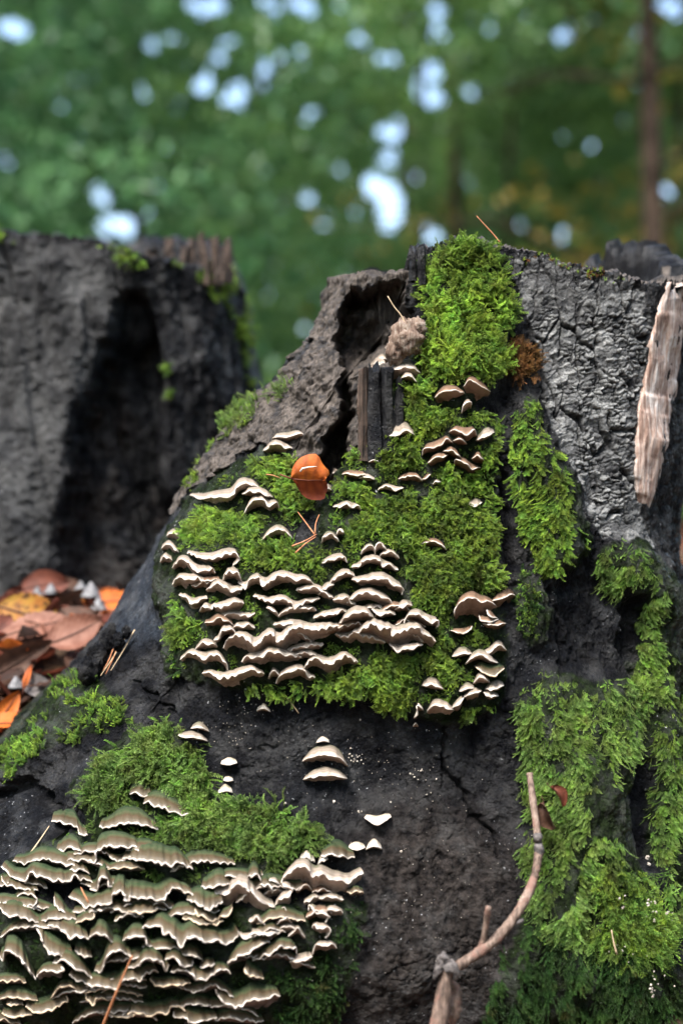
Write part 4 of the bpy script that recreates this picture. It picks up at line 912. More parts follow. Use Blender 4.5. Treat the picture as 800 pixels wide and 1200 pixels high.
# ------------------------------------------------------------------ moss
EXCb = EXC
EXCn = blur(EXC, 7)
def moss_patch(name, poly, dens, kinds, style, label, scl=(0.75, 1.25), exc=True, holes=(), keep=0.0, mats=None):
    xs_ = [p[0] for p in poly]; ys_ = [p[1] for p in poly]
    R_ = raster(poly)
    for h in HOLES: R_ = R_ * (1 - raster(h))
    Rb = blur(R_, 4)
    x0, x1, y0, y1 = max(-60, min(xs_) - 8), min(860, max(xs_) + 8), min(ys_) - 8, max(ys_) + 8
    n = int((x1 - x0) * (y1 - y0) * dens)
    X = RNG.uniform(x0, x1, n); Y = RNG.uniform(y0, y1, n)
    jx = X + 7 * vnoise(X / 11, Y / 11, X * 0, 70); jy = Y + 7 * vnoise(X / 11, Y / 11, X * 0, 71)
    ok = (look(Rb, jx, jy) > RNG.uniform(0.42, 0.95, n))
    cl = fbm(X, Y, X * 0, 1 / 26, 3, 72)
    ok &= cl > keep - 0.36
    if style == 'hang': ok &= fbm(X + 0.15 * Y, Y * 0.3, X * 0, 1 / 15, 3, 75) > -0.2
    if keep > 0: ok &= fbm(X, Y, X * 0, 1 / 14, 2, 73) > keep - 0.25
    if exc: ok &= (look(EXCb, X, Y) < 0.5)
    X, Y, cl = X[ok], Y[ok], cl[ok]
    ex_ = sst(0.05, 0.5, look(EXCn, X, np.minimum(Y + 6, 1370))) if (exc or name == 'under') else X * 0
    buckets = {k: ([], [], []) for k in kinds}
    wsum = [w_ for w_ in kinds.values()]; ks = list(kinds)
    pick = RNG.choice(len(ks), len(X), p=np.array(wsum) / sum(wsum))
    rn = RNG.normal(size=(len(X), 3)); rs = RNG.uniform(scl[0], scl[1], len(X)); roll = RNG.uniform(0, 6.28, len(X))
    sway = fbm(X, Y, X * 0, 1 / 40, 2, 74)
    for i in range(len(X)):
        p, nn = hit(X[i], Y[i])
        n_ = nn if nn.y < 0.2 else -nn
        r_ = Vector(rn[i])
        if style == 'hang': d = n_ * 0.36 + Vector((0.55 * sway[i], 0, -1.0)) + r_ * 0.2
        elif style == 'comb': d = n_ * 0.6 + Vector((0.9 * sway[i] - 0.1, 0, -0.42)) + r_ * 0.32
        elif style == 'up': d = n_ * 0.7 + Vector((0, 0, 0.35)) + r_ * 0.4
        else: d = n_ * 0.8 + r_ * 0.4 + Vector((0, 0, -0.1))
        qn = d.to_track_quat('Z', 'X'); e = (qn @ Euler((0, 0, roll[i] if style != 'hang' else roll[i] * 0.15)).to_quaternion()).to_euler()
        b = buckets[ks[pick[i]]]
        b[0].append(p - n_ * 0.001); b[1].append(tuple(e)); b[2].append(rs[i] * (1 + 0.35 * cl[i]) * (1 - 0.55 * ex_[i]))
    first = None
    big = max(buckets, key=lambda k: len(buckets[k][0]))
    tot = [big] + [k for k in buckets if k != big and len(buckets[k][0])]
    # one object: all shoots of the patch, drawn from a mixed collection
    P, E, Sc = [], [], []
    for k in tot: P += buckets[k][0]; E += buckets[k][1]; Sc += buckets[k][2]
    mixc = bpy.data.collections.new('shoots_' + name)
    for k in tot:
        rep = max(1, round(3 * kinds[k] / max(kinds.values())))
        for ob in list(coll(*k).objects)[:rep + 1]:
            mixc.objects.link(ob.copy())
    idx = RNG.permutation(len(P))
    o = scatter('moss_patch', [tuple(P[i]) for i in idx], [E[i] for i in idx], [Sc[i] for i in idx], mixc)
    tag(o, label, 'moss')
    return o
ft, sd, tf = 'feather', 'strand', 'tuft'
main = MOSS['main']
top_p = [p for p in main if p[1] < 470] + [(470,480),(566,480)]
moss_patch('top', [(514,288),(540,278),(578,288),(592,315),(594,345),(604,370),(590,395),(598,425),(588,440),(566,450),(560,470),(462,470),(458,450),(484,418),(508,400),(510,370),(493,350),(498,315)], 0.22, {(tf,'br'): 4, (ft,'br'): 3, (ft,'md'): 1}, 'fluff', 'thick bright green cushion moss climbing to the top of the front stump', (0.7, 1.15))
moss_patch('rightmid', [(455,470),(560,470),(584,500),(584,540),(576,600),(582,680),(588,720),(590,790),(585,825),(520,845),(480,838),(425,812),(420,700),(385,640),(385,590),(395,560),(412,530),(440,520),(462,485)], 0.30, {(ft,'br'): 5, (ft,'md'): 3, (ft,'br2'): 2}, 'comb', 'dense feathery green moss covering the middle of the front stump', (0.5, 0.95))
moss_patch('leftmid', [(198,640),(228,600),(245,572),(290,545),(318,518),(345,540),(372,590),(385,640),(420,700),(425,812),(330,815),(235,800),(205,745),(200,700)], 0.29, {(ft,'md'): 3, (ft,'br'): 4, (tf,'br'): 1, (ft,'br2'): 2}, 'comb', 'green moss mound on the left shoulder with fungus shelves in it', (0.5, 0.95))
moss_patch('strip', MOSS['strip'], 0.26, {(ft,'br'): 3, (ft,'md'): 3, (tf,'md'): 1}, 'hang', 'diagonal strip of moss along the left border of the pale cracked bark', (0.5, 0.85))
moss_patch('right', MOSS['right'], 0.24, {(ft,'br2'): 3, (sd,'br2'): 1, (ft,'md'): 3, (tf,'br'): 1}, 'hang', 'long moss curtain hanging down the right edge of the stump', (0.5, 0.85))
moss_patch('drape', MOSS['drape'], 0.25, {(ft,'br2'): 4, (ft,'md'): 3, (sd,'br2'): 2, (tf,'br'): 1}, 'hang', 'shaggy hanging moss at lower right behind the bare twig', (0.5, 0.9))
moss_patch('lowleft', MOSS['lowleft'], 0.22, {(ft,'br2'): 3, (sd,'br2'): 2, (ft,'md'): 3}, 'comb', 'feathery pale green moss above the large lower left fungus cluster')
moss_patch('slope', MOSS['slope'], 0.13, {(tf,'br'): 4, (ft,'md'): 2}, 'up', 'patchy moss on the sloping root beside the fallen leaves', (0.5, 0.85), keep=0.12)
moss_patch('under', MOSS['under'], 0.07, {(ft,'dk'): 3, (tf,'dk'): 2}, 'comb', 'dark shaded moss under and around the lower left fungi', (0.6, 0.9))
moss_patch('foot', MOSS['foot'], 0.09, {(ft,'dk'): 3, (sd,'dk'): 1}, 'hang', 'moss at the stump foot right of the twig, shade put into its colour', (0.7, 1.0))  # dark shoots: the dimmer light at the bottom is put into their colour
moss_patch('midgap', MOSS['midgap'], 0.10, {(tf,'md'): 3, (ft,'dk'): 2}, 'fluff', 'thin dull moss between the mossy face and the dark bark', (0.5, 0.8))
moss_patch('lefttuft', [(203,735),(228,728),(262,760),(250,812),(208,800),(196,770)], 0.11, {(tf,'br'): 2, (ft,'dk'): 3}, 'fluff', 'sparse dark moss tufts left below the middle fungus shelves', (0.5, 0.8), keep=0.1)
moss_patch('edge1', [(208,560),(222,530),(240,505),(250,515),(236,550),(222,580)], 0.16, {(tf,'br'): 3}, 'fluff', 'yellow green moss tuft on the left edge below the broken wood', (0.6, 0.9), keep=0.05)
moss_patch('edge2', [(248,498),(270,465),(300,458),(308,480),(285,500),(262,512)], 0.16, {(ft,'br2'): 3, (tf,'br'): 1}, 'up', 'curly moss tuft halfway up the left wooden slope', (0.6, 1.0))
moss_patch('edge3', [(308,462),(322,448),(345,443),(348,455),(325,472)], 0.14, {(ft,'br2'): 3}, 'up', 'small moss tuft highest on the left wooden slope', (0.6, 1.0))
moss_patch('dry', [(590,395),(612,380),(632,398),(630,430),(612,446),(596,436)], 0.22, {(tf,'dry'): 3, (ft,'dry'): 2}, 'fluff', 'clump of dry reddish brown moss beside the pale bark', (0.7, 1.1))
moss_patch('crest', [(612,296),(645,292),(660,300),(700,316),(740,326),(738,334),(690,326),(640,306),(612,304)], 0.12, {(tf,'br'): 2, (tf,'dry'): 2}, 'up', 'thin line of moss along the sloping top edge of the pale bark', (0.35, 0.6), keep=0.05)
moss_patch('lowright', [(700,1010),(760,1020),(785,1080),(780,1125),(740,1125),(700,1105)], 0.12, {(sd,'md'): 3, (ft,'br'): 2}, 'comb', 'star shaped green moss tuft with white crumbs at lower right', (0.8, 1.1))
# moss on the back-left stump
bv = np.stack([X2[::3, :][:, ::3], Y2[::3, :][:, ::3], Z2[::3, :][:, ::3]], -1); r3, c3 = bv.shape[:2]
ii = (np.arange(r3 - 1)[:, None] * c3 + np.arange(c3 - 1)[None, :]).ravel()
BVH_front = BVH
BVH = BVHTree.FromPolygons(bv.reshape(-1, 3).tolist(), np.stack([ii + 1, ii, ii + c3, ii + c3 + 1], -1).tolist())
def patch2(name, poly, dens, label, keep):
    return moss_patch(name, poly, dens, {(tf,'br'): 3, (tf,'md'): 2}, 'fluff', label, (0.9, 1.5), exc=False, keep=keep)
patch2('b1', [(262,300),(290,330),(296,370),(306,430),(300,470),(280,420),(268,360),(240,340),(232,320)], 0.14, 'moss specks down the right side of the blurred grey stump', 0.12)
patch2('b2', [(118,282),(150,288),(215,300),(235,318),(160,312),(120,296)], 0.12, 'green moss flecks on the top rim of the blurred grey stump', 0.1)
patch2('b3', [(-10,268),(14,270),(14,284),(-10,280)], 0.3, 'tiny moss tuft on the top left of the blurred grey stump', 0.0)
BVH_back = BVH; BVH = BVH_front

# ------------------------------------------------------------------ ground
def gz(x, y):
    x = np.asarray(x, float); y = np.asarray(y, float)
    z = 0.05 + 0.43 * sst(-0.25, 0.42, y)
    z = z + 0.02 * fbm(x, y, x * 0, 2.2, 3, 90) * np.clip(np.hypot(x, y) * 2, 0, 1) + 0.4 * fbm(x, y, x * 0, 0.09, 2, 91) * sst(3, 15, y)
    return z + 1.6 * sst(8, 40, y) * 0.6
def axis(lo, hi, n, c, p):
    t = np.linspace(-1, 1, n); v = np.sign(t) * np.abs(t) ** p
    return np.where(v < 0, c + v * (c - lo), c + v * (hi - c))
gx = axis(-150, 150, 150, 0, 3.2); gy = axis(-30, 300, 170, 0.2, 3.2)
XX, YY = np.meshgrid(gx, gy); ZZ = gz(XX, YY)
ng = len(gx)
ii = (np.arange(len(gy) - 1)[:, None] * ng + np.arange(ng - 1)[None]).ravel()
q = NT('forest_floor'); f = q.noise(9, 8, 0.7)
c = q.ramp(f, [(0.35, (0.02, 0.014, 0.01)), (0.5, (0.06, 0.036, 0.02)), (0.62, (0.12, 0.062, 0.03)), (0.7, (0.05, 0.06, 0.02))])
q.done(c, 0.9, q.bump(q.noise(60, 6, 0.7), 0.8, 0.01), 0.2); M['ground'] = q.m
g = mk('ground', np.stack([XX, YY, ZZ], -1), np.stack([ii, ii + 1, ii + ng + 1, ii + ng], -1), M['ground']); tag(g, 'brown forest floor rising behind the stumps', kind='structure')

# ------------------------------------------------------------------ leaves
def leaf_material(name, a, b, vein, spots=None, transl=0.25):
    q = NT(name); f = q.noise(55, 4); c = q.mix(q.mr(f, 0.38, 0.62), a, b)
    if spots: c = q.mix(q.mr(q.noise(120, 3), 0.5, 0.6), c, spots)
    vv = q.attr('vein'); c = q.mix(q.math('MULTIPLY', vv, 0.7), c, vein)
    c = q.mix(q.mr(q.noise(260, 4, .7), .62, .7, 0, .6), c, (0.03, 0.014, 0.008))
    return q.done(c, 0.62, q.bump(q.noise(500, 3), 0.5, 0.0006), 0.25, transl)
LM = {
 'rust': leaf_material('fold_shaded_leaf', (0.20, 0.035, 0.012), (0.27, 0.055, 0.016), (0.13, 0.02, 0.008)),
 'orange': leaf_material('orange_leaf', (0.34, 0.07, 0.010), (0.42, 0.115, 0.016), (0.176, 0.0385, 0.011)),
 'red': leaf_material('red_brown_leaf', (0.085, 0.024, 0.014), (0.15, 0.045, 0.026), (0.0825, 0.0165, 0.011)),
 'pink': leaf_material('pale_pinkish_leaf', (0.15, 0.058, 0.036), (0.24, 0.115, 0.08), (0.06, 0.018, 0.012)),
 'yellow': leaf_material('yellow_leaf', (0.341, 0.198, 0.0275), (0.286, 0.11, 0.022), (0.165, 0.077, 0.0165), (0.077, 0.033, 0.011)),
 'brown': leaf_material('brown_leaf', (0.0495, 0.0248, 0.0165), (0.0935, 0.0468, 0.0303), (0.033, 0.0165, 0.011)),
 'grey': leaf_material('grey_leaf', (0.088, 0.077, 0.077), (0.143, 0.1265, 0.121), (0.055, 0.044, 0.0385)),
 'dark': leaf_material('dark_leaf', (0.022, 0.011, 0.0083), (0.044, 0.0193, 0.0121), (0.0165, 0.0083, 0.0055)),
}
def leaf_mesh(Lm, wr, curl, cup, seed, pleat=0.012, stem=True, nu=27, nvv=13):
    rnd = random.Random(seed); V = []; A = []; ph = rnd.uniform(0, 9)
    for i in range(nu):
        u = i / (nu - 1)
        wdt = wr * 0.5 * (math.sin(math.pi * min(1, u ** 0.85)) ** 0.75) + 0.003
        wdt *= 1 + 0.03 * math.sin(u * 60)
        for j in range(nvv):
            v = -1 + 2 * j / (nvv - 1)
            x = u - 0.5; y = v * wdt
            x -= 0.10 * (1 - abs(v)) * 0 - 0.12 * abs(v) * wdt
            rib = math.cos(2 * math.pi * (u - 0.22 * abs(v)) * 9)
            z = pleat * rib * min(1, abs(v) * 3) + cup * (v * v) * wr * 0.5 + curl * math.sin(math.pi * u + 0.4) * 0.5 + 0.03 * math.sin(u * 5 + v * 2 + ph) * abs(v)
            V.append(Vector((x * Lm, y * Lm, z * Lm))); A.append(max(0, (rib - 0.75) * 4) * min(1, abs(v) * 4) if abs(v) > 0.1 else 1.0)
    F = [(i * nvv + j, i * nvv + j + 1, (i + 1) * nvv + j + 1, (i + 1) * nvv + j) for i in range(nu - 1) for j in range(nvv - 1)]
    rib = [V[i * nvv + nvv // 2] + Vector((0, 0, 0.0004)) for i in range(nu)]
    path = [rib[0] + Vector((-0.22 * Lm, 0, 0.02 * Lm)), rib[0] + Vector((-0.1 * Lm, 0, 0.0))] + rib if stem else rib
    tv, tf_ = tube([tuple(p) for p in path], [0.016 * Lm * (1 - 0.7 * k / len(path)) for k in range(len(path))], 5)
    return V, F, A, tv, tf_
def leaf(x, y, Yw, Lpx, wr, ang, tilt, roll, mat, curl, cup, label, name='fallen_leaf', cat='leaf', group=None, seed=1, stemmat=None):
    k = S * (Yw + D) / D
    V, F, A, tv, tf_ = leaf_mesh(Lpx * k, wr, curl, cup, seed)
    root = empty(name, at_depth(x, y, Yw), label, cat, group)
    # leaf plane starts upright facing the camera; ang turns it in the picture, tilt lays it back
    m = Matrix.Rotation(R(-tilt), 3, 'X') @ Matrix.Rotation(R(-ang), 3, 'Y') @ Matrix.Rotation(R(roll), 3, 'X') @ Matrix.Rotation(R(90), 3, 'X')
    mk('blade', [m @ v for v in V], F, LM[mat], root, attrs={'vein': A})
    mk('midrib', [m @ Vector(v) for v in tv], tf_, stemmat or LM['brown' if mat != 'orange' else 'red'], root)
    return root
GL = 'fallen leaves piled at left'
leaf(36, 722, .33, 84, .62, -18, 30, 10, 'yellow', .05, .15, 'yellow and orange spotted leaf standing behind the pale ribbed leaf', group=GL, seed=2)
leaf(40, 738, .30, 86, .52, 22, 42, -12, 'pink', .10, .12, 'large pale pinkish leaf with strong ribs at left', group=GL, seed=3)
leaf(86, 741, .27, 72, .62, 30, 45, 12, 'pink', -.15, .2, 'ribbed dull pink leaf right of the large pale one', group=GL, seed=4)
leaf(140, 706, .38, 92, .42, 10, 55, 0, 'orange', .05, .1, 'long orange leaf with yellow green spot against the front stump', group=GL, seed=5)
leaf(112, 712, .41, 50, .5, -20, 40, 10, 'yellow', .05, .1, 'small yellow leaf behind the little grey mushrooms', group=GL, seed=6)
leaf(18, 776, .24, 96, .34, 38, 45, 30, 'brown', -.25, .5, 'dark rolled brown leaf below the pale ribbed leaf', group=GL, seed=7)
leaf(6, 836, .17, 62, .40, 62, 25, 20, 'orange', .1, .2, 'upright orange leaf cut by the left edge of the photo', group=GL, seed=8)
leaf(14, 858, .155, 70, .45, 8, 60, -10, 'orange', .35, .3, 'cupped orange leaf lowest at the left edge', group=GL, seed=9)
leaf(36, 846, .19, 60, .5, 35, 50, 0, 'red', .2, .2, 'red brown leaf right behind the cupped orange leaf', group=GL, seed=10)
leaf(46, 806, .22, 50, .5, -25, 40, 15, 'grey', .2, .25, 'grey curled leaf beside the pale cap of the lower mushroom', group=GL, seed=11)
leaf(30, 815, .235, 58, .45, 12, 60, 0, 'pink', .1, .1, 'pale brown leaf under the grey curled one', group=GL, seed=12)
leaf(52, 688, .43, 60, .6, 12, 25, 0, 'red', .2, .2, 'dark red leaf at the back top of the pile', group=GL, seed=13)
leaf(14, 712, .40, 56, .6, 70, 25, 20, 'red', .2, .2, 'dark red leaf at the back left of the pile', group=GL, seed=14)
leaf(82, 696, .44, 52, .6, -30, 30, 0, 'brown', .2, .2, 'brown leaf behind the two leftmost grey mushrooms', group=GL, seed=15)
leaf(-4, 744, .31, 60, .6, 60, 30, 0, 'red', .2, .2, 'dark red leaf tip entering at the left edge', group=GL, seed=16)
leaf(30, 776, .27, 66, .5, -40, 50, 0, 'dark', .2, .2, 'blackish leaf in the shadow between the pink leaves', group=GL, seed=17)
leaf(70, 800, .22, 56, .5, 20, 70, 0, 'dark', .1, .1, 'blackish flat leaf near the mossy root', group=GL, seed=18)
leaf(33, 793, .215, 32, .25, 78, 20, 0, 'orange', .2, .2, 'thin upright tan leaf scrap above the grey curled leaf', group=GL, seed=19)
leaf(118, 728, .34, 50, .5, 40, 50, 0, 'pink', .1, .1, 'pink leaf half hidden below the long orange leaf', group=GL, seed=20)
GR_ = 'fallen leaves glimpsed behind the stump at right'
leaf(796, 690, .75, 60, .5, 60, 40, 0, 'orange', .1, .1, 'blurred orange leaf behind the right edge of the stump, upper', group=GR_, seed=31)
leaf(802, 740, .68, 70, .5, -30, 40, 0, 'pink', .1, .1, 'blurred pale brown leaf behind the right edge of the stump', group=GR_, seed=32)
leaf(800, 785, .6, 66, .5, 40, 50, 0, 'orange', .1, .1, 'blurred orange leaf behind the right edge of the stump, lower', group=GR_, seed=33)
# dried leaf caught on the twig
leaf(644, 955, hit(640,952)[0].y - .026, 34, .62, -72, 10, 40, 'brown', .5, .9, 'curled dried red brown leaf caught beside the twig top', 'dried_leaf', seed=21)
leaf(651, 934, hit(650,934)[0].y - .026, 28, .55, -50, 5, -40, 'red', .5, .8, 'smaller pinkish dried leaf just above right of the curled one', 'dried_leaf', seed=22)
# orange beech leaf stuck in the moss
def orange_leaf():
    c = at_depth(367, 562, hit(372, 585)[0].y - 0.019)
    root = empty('orange_leaf', c, 'bright orange beech leaf stuck upright in moss at the centre', 'leaf')
    yb = c.y
    up = [(341,560),(342,550),(347,541),(354,535),(363,532),(371,532),(375,537),(378,544),(385,551),(386,556),(381,561),(376,564)]
    lo = [(344,563),(349,572),(354,580),(362,585),(370,586),(379,585),(382,578),(384,571),(383,566),(379,563)]
    mid = [(341,561),(350,562),(358,562.5),(367,563),(376,563.5),(384,562)]
    def half(o_, mat, sgn, lab):
        n = 16; m = 7
        O = [np.array(p) for p in catmull(o_, 1.0)]; MM = [np.array(p) for p in catmull(mid, 1.0)]
        V = []; A = []
        for i in range(n):
            a = MM[int(i / (n - 1) * (len(MM) - 1))]; b = O[int(i / (n - 1) * (len(O) - 1))]
            for j in range(m):
                t = j / (m - 1); p = a * (1 - t) + b * t
                dy = 0.006 * math.sin(math.pi * t * 0.8) * sgn + 0.004 * t + 0.0006 * math.cos(i * 2.4 + t * 2)
                V.append(at_depth(p[0], p[1], yb + dy) - c); A.append(0.8 if i % 3 == 0 else 0)
        F = [(i * m + j, i * m + j + 1, (i + 1) * m + j + 1, (i + 1) * m + j) for i in range(n - 1) for j in range(m - 1)]
        o = mk('blade_half', V, F, mat, root, attrs={'vein': A}); o['label'] = lab
    half(up, LM['orange'], -1, 'bright orange upper half'); half(lo, LM['rust'], 1, 'lower half, fold shade put into its darker red')  # lower half coloured darker for the shade of the fold
    tv, tf_ = tube([at_depth(x, y, yb - 0.002) - c for x, y in [(328,556),(336,559),(344,561.5),(360,563),(382,562.5)]], [0.0008, 0.0007, 0.0007, 0.0005, 0.0003], 6)
    mk('midrib', tv, tf_, LM['red'], root)
    tv, tf_ = tube([at_depth(x, y, yb - 0.0062) - c for x, y in [(352,553),(354,549),(361,547.5),(371,546.5)]], [0.0009, 0.001, 0.0005, 0.0002], 6, rough=0.4)
    mk('pale_scar', tv, tf_, M['rim'], root)
orange_leaf()

# ------------------------------------------------------------------ needles and stems
M['needle'] = simple('reddish_needle', (0.30, 0.11, 0.05), (0.42, 0.19, 0.09), 200)
M['straw'] = simple('dry_straw', (0.48, 0.38, 0.25), (0.36, 0.26, 0.16), 200)
def strand(name, cat, label, pts, off, rpx, mat, Yw=None, group=None):
    P = catmull(pts, 4); n = len(P)
    Y = [(Yw if Yw is not None else hit(x, y)[0].y - off) for x, y in P]
    if Yw is None: Y = list(np.interp(np.arange(n), [0, n // 2, n - 1], [Y[0], min(Y[n // 2], (Y[0] + Y[-1]) / 2), Y[-1]]))
    W = [at_depth(P[i][0], P[i][1], Y[i]) for i in range(n)]; b = W[-1].copy()
    V, F = tube([w_ - b for w_ in W], [rpx * S * (0.45 + 0.55 * i / n) for i in range(n)], 6)
    o = mk(name, V, F, mat); o.location = b; return tag(o, label, cat, group)
strand('pine_needle', 'needle', 'reddish needle sticking up from the top of the front stump', [(558,253),(568,264),(578,275),(586,285)], 0, 1.1, M['needle'], 0.03)
strand('dry_grass', 'dry grass', 'pale bent dry stem above the highest bracket group', [(454,347),(462,360),(470,370),(478,388),(488,409)], 0, 1.2, M['straw'], 0.0)
GN_ = 'reddish needles below the orange leaf'
strand('pine_needle', 'needle', 'needle sloping down right below the orange leaf', [(349,600),(358,612),(369,627)], .014, 1.0, M['needle'], group=GN_)
strand('pine_needle', 'needle', 'short upright curved needle below the orange leaf', [(374,603),(370,613),(369,625)], .014, 1.0, M['needle'], group=GN_)
strand('pine_needle', 'needle', 'upper of two needles pointing down left from the white curl', [(371,626),(357,634),(342,640)], .016, 1.1, M['needle'], group=GN_)
strand('pine_needle', 'needle', 'lower of two needles pointing down left from the white curl', [(370,629),(358,637),(346,648)], .018, 1.1, M['needle'], group=GN_)
strand('pine_needle', 'needle', 'reddish needle lying in moss right above the orange leaf tip', [(330,561),(320,557),(312,556)], .012, .8, M['needle'])
strand('dry_grass', 'dry grass', 'orange brown grass blade leaning over the lower left fungi', [(155,1120),(140,1155),(128,1184),(118,1210)], .045, 1.8, M['needle'])
strand('pine_needle', 'needle', 'short orange needle lying on the great wavy fungus tier', [(95,1040),(99,1048),(104,1058)], .04, 1.2, M['needle'])
strand('dry_grass', 'dry grass', 'thin straw on black bark left of the lower cluster', [(58,968),(50,980),(36,1000)], .008, 1.2, M['straw'])
strand('pine_needle', 'needle', 'pale upright needle in moss near the lower right corner', [(716,1090),(718,1102),(722,1118)], .018, 1.4, M['straw'])
strand('pine_needle', 'needle', 'tiny pale needle stuck on black bark above the isolated pair', [(336,818),(343,826),(350,836)], .003, .8, M['straw'])
for k, (a, b) in enumerate([((118,792),(150,742)), ((124,790),(140,752)), ((130,786),(158,738)), ((121,786),(133,760))]):
    strand('bark_fibre', 'fibre', ['longest brown fibre lying over the black bark spur', 'middle brown fibre on the black bark spur', 'right hand pale fibre by the black bark spur', 'shortest brown fibre on the black bark spur'][k], [a, ((a[0] + b[0]) / 2 + 1, (a[1] + b[1]) / 2), b], .012, .9, M['needle' if k % 2 else 'straw'], group='fibres on the black bark spur')
# spur of black bark by the leaves, rotten wood under the pale stem
for k, (x, y, rx, rz) in enumerate([(104,786,13,16),(114,770,11,17),(124,753,9,15),(131,741,6,11),(148,741,6,8),(139,752,7,11)]):
    lump('bark_spur', stump, x, y, hit(x + 8, y)[0].y - .02, rx, rz, M['bark'], 30 + k, .45)
M['rotten'] = wood_material('rotten_pale_wood', [(0.38, (0.05, 0.025, 0.018)), (0.5, (0.14, 0.095, 0.07)), (0.65, (0.30, 0.26, 0.22))])
for k, (x, y, rx, rz) in enumerate([(478,396,20,20),(463,412,11,16),(488,384,12,11)]):
    lump('rotten_wood', stump, x, y, .005, rx, rz, M['rotten'], 50 + k, .5)
# rear right rim of the hollow stump

# ------------------------------------------------------------------ twig
M['twig'] = wood_material('twig_bark', [(0.36, (0.025, 0.017, 0.013)), (0.49, (0.11, 0.075, 0.058)), (0.58, (0.20, 0.145, 0.115)), (0.7, (0.36, 0.30, 0.26))], rot=(0, 0, 0), sc=(300, 300, 60), bd=0.0008, extra=(0.16, 0.09, 0.07))
M['twigdark'] = simple('grey_bud_scales', (0.04, 0.035, 0.035), (0.14, 0.125, 0.12), 300, bs=0.8)
ybase = hit(560, 1100)[0].y
twig = empty('twig', at_depth(512, 1215, ybase - .07), 'bare brown forked twig leaning on the stump at lower right', 'twig')
def tw(name, pts, offs, rad, mat, rough=0.10, lab=None, n=14, par=None):
    P = catmull(pts, 3); k = len(P); off = np.interp(np.linspace(0, 1, k), np.linspace(0, 1, len(offs)), offs)
    rr_ = np.interp(np.linspace(0, 1, k), np.linspace(0, 1, len(rad)), rad)
    W = [at_depth(P[i][0], P[i][1], off[i]) - twig.location for i in range(k)]
    rr_ = rr_ * (1 + 0.09 * vnoise(np.arange(k) * 0.22 + pts[0][0], np.zeros(k), np.zeros(k), 2))
    V, F = tube(W, list(rr_ * S), n, rough=rough, seed=int(pts[0][0])); o = mk(name, V, F, mat, par or twig)
    if lab: o['label'] = lab
    return o
y0 = ybase - .07
ytop = hit(622, 920)[0].y - .03; ymid = hit(625, 1020)[0].y - .035
tw('stem', [(511,1218),(515,1190),(520,1160),(524,1136)], [y0 - .012, y0], [9, 8.5, 8, 7.5], M['twig'], 0.05, 'thick lower stem with grey broken top')
br_ = tw('branch', [(524,1142),(535,1133),(558,1118),(582,1099),(602,1075),(618,1048),(627,1022),(631,998)], [y0, y0 + .01, (y0 + ymid) / 2, ymid], [5.0, 5.6, 6.0, 5.6, 5.2, 4.9, 4.4, 4.6], M['twig'])
bt_ = tw('branch_tip', [(631,1000),(630,985),(627,960),(623,930),(620,906)], [ymid, ytop], [4.4, 4.3, 4.0, 3.9, 3.6], M['twig'], 0.05, 'redder straight tip above the node')
tw('side_shoot', [(561,1116),(566,1102),(569,1084),(572,1063)], [y0 + .012, y0 + .0], [4.2, 3.2, 3.0, 3.2], M['twig'])
tw('bud', [(602,1081),(607,1080),(613,1078)], [(y0 + ymid) / 2 - .004] * 2, [2.6, 3.2, 1.5], M['twigdark'], par=br_)
tw('bark_flap', [(528,1205),(532,1180),(535,1160),(528,1150)], [y0 + .01, y0 + .01], [2, 8, 6, 2], M['twig'], 0.2)
tw('node', [(632,1003),(631,996),(630,988)], [ymid - .001] * 2, [4.7, 5.4, 4.5], M['twigdark'], 0.2, 'wrinkled grey node', 14, br_)
tw('node', [(630,986),(629.5,981),(629,977)], [ymid - .001] * 2, [4.3, 4.9, 4.1], M['twigdark'], 0.2, None, 14, br_)
tw('collar', [(508,1148),(514,1135),(520,1124),(517,1118)], [y0 - .004] * 2, [1, 4, 5, 1], M['twigdark'], 0.4, 'torn grey bark at the fork')
tw('collar', [(520,1135),(528,1132),(534,1140),(531,1149)], [y0 - .005] * 2, [5, 6, 4, 1], M['twigdark'], 0.4)
tw('collar', [(512,1130),(519,1122),(526,1130)], [y0 - .004] * 2, [2, 5, 4], M['twigdark'], 0.4)

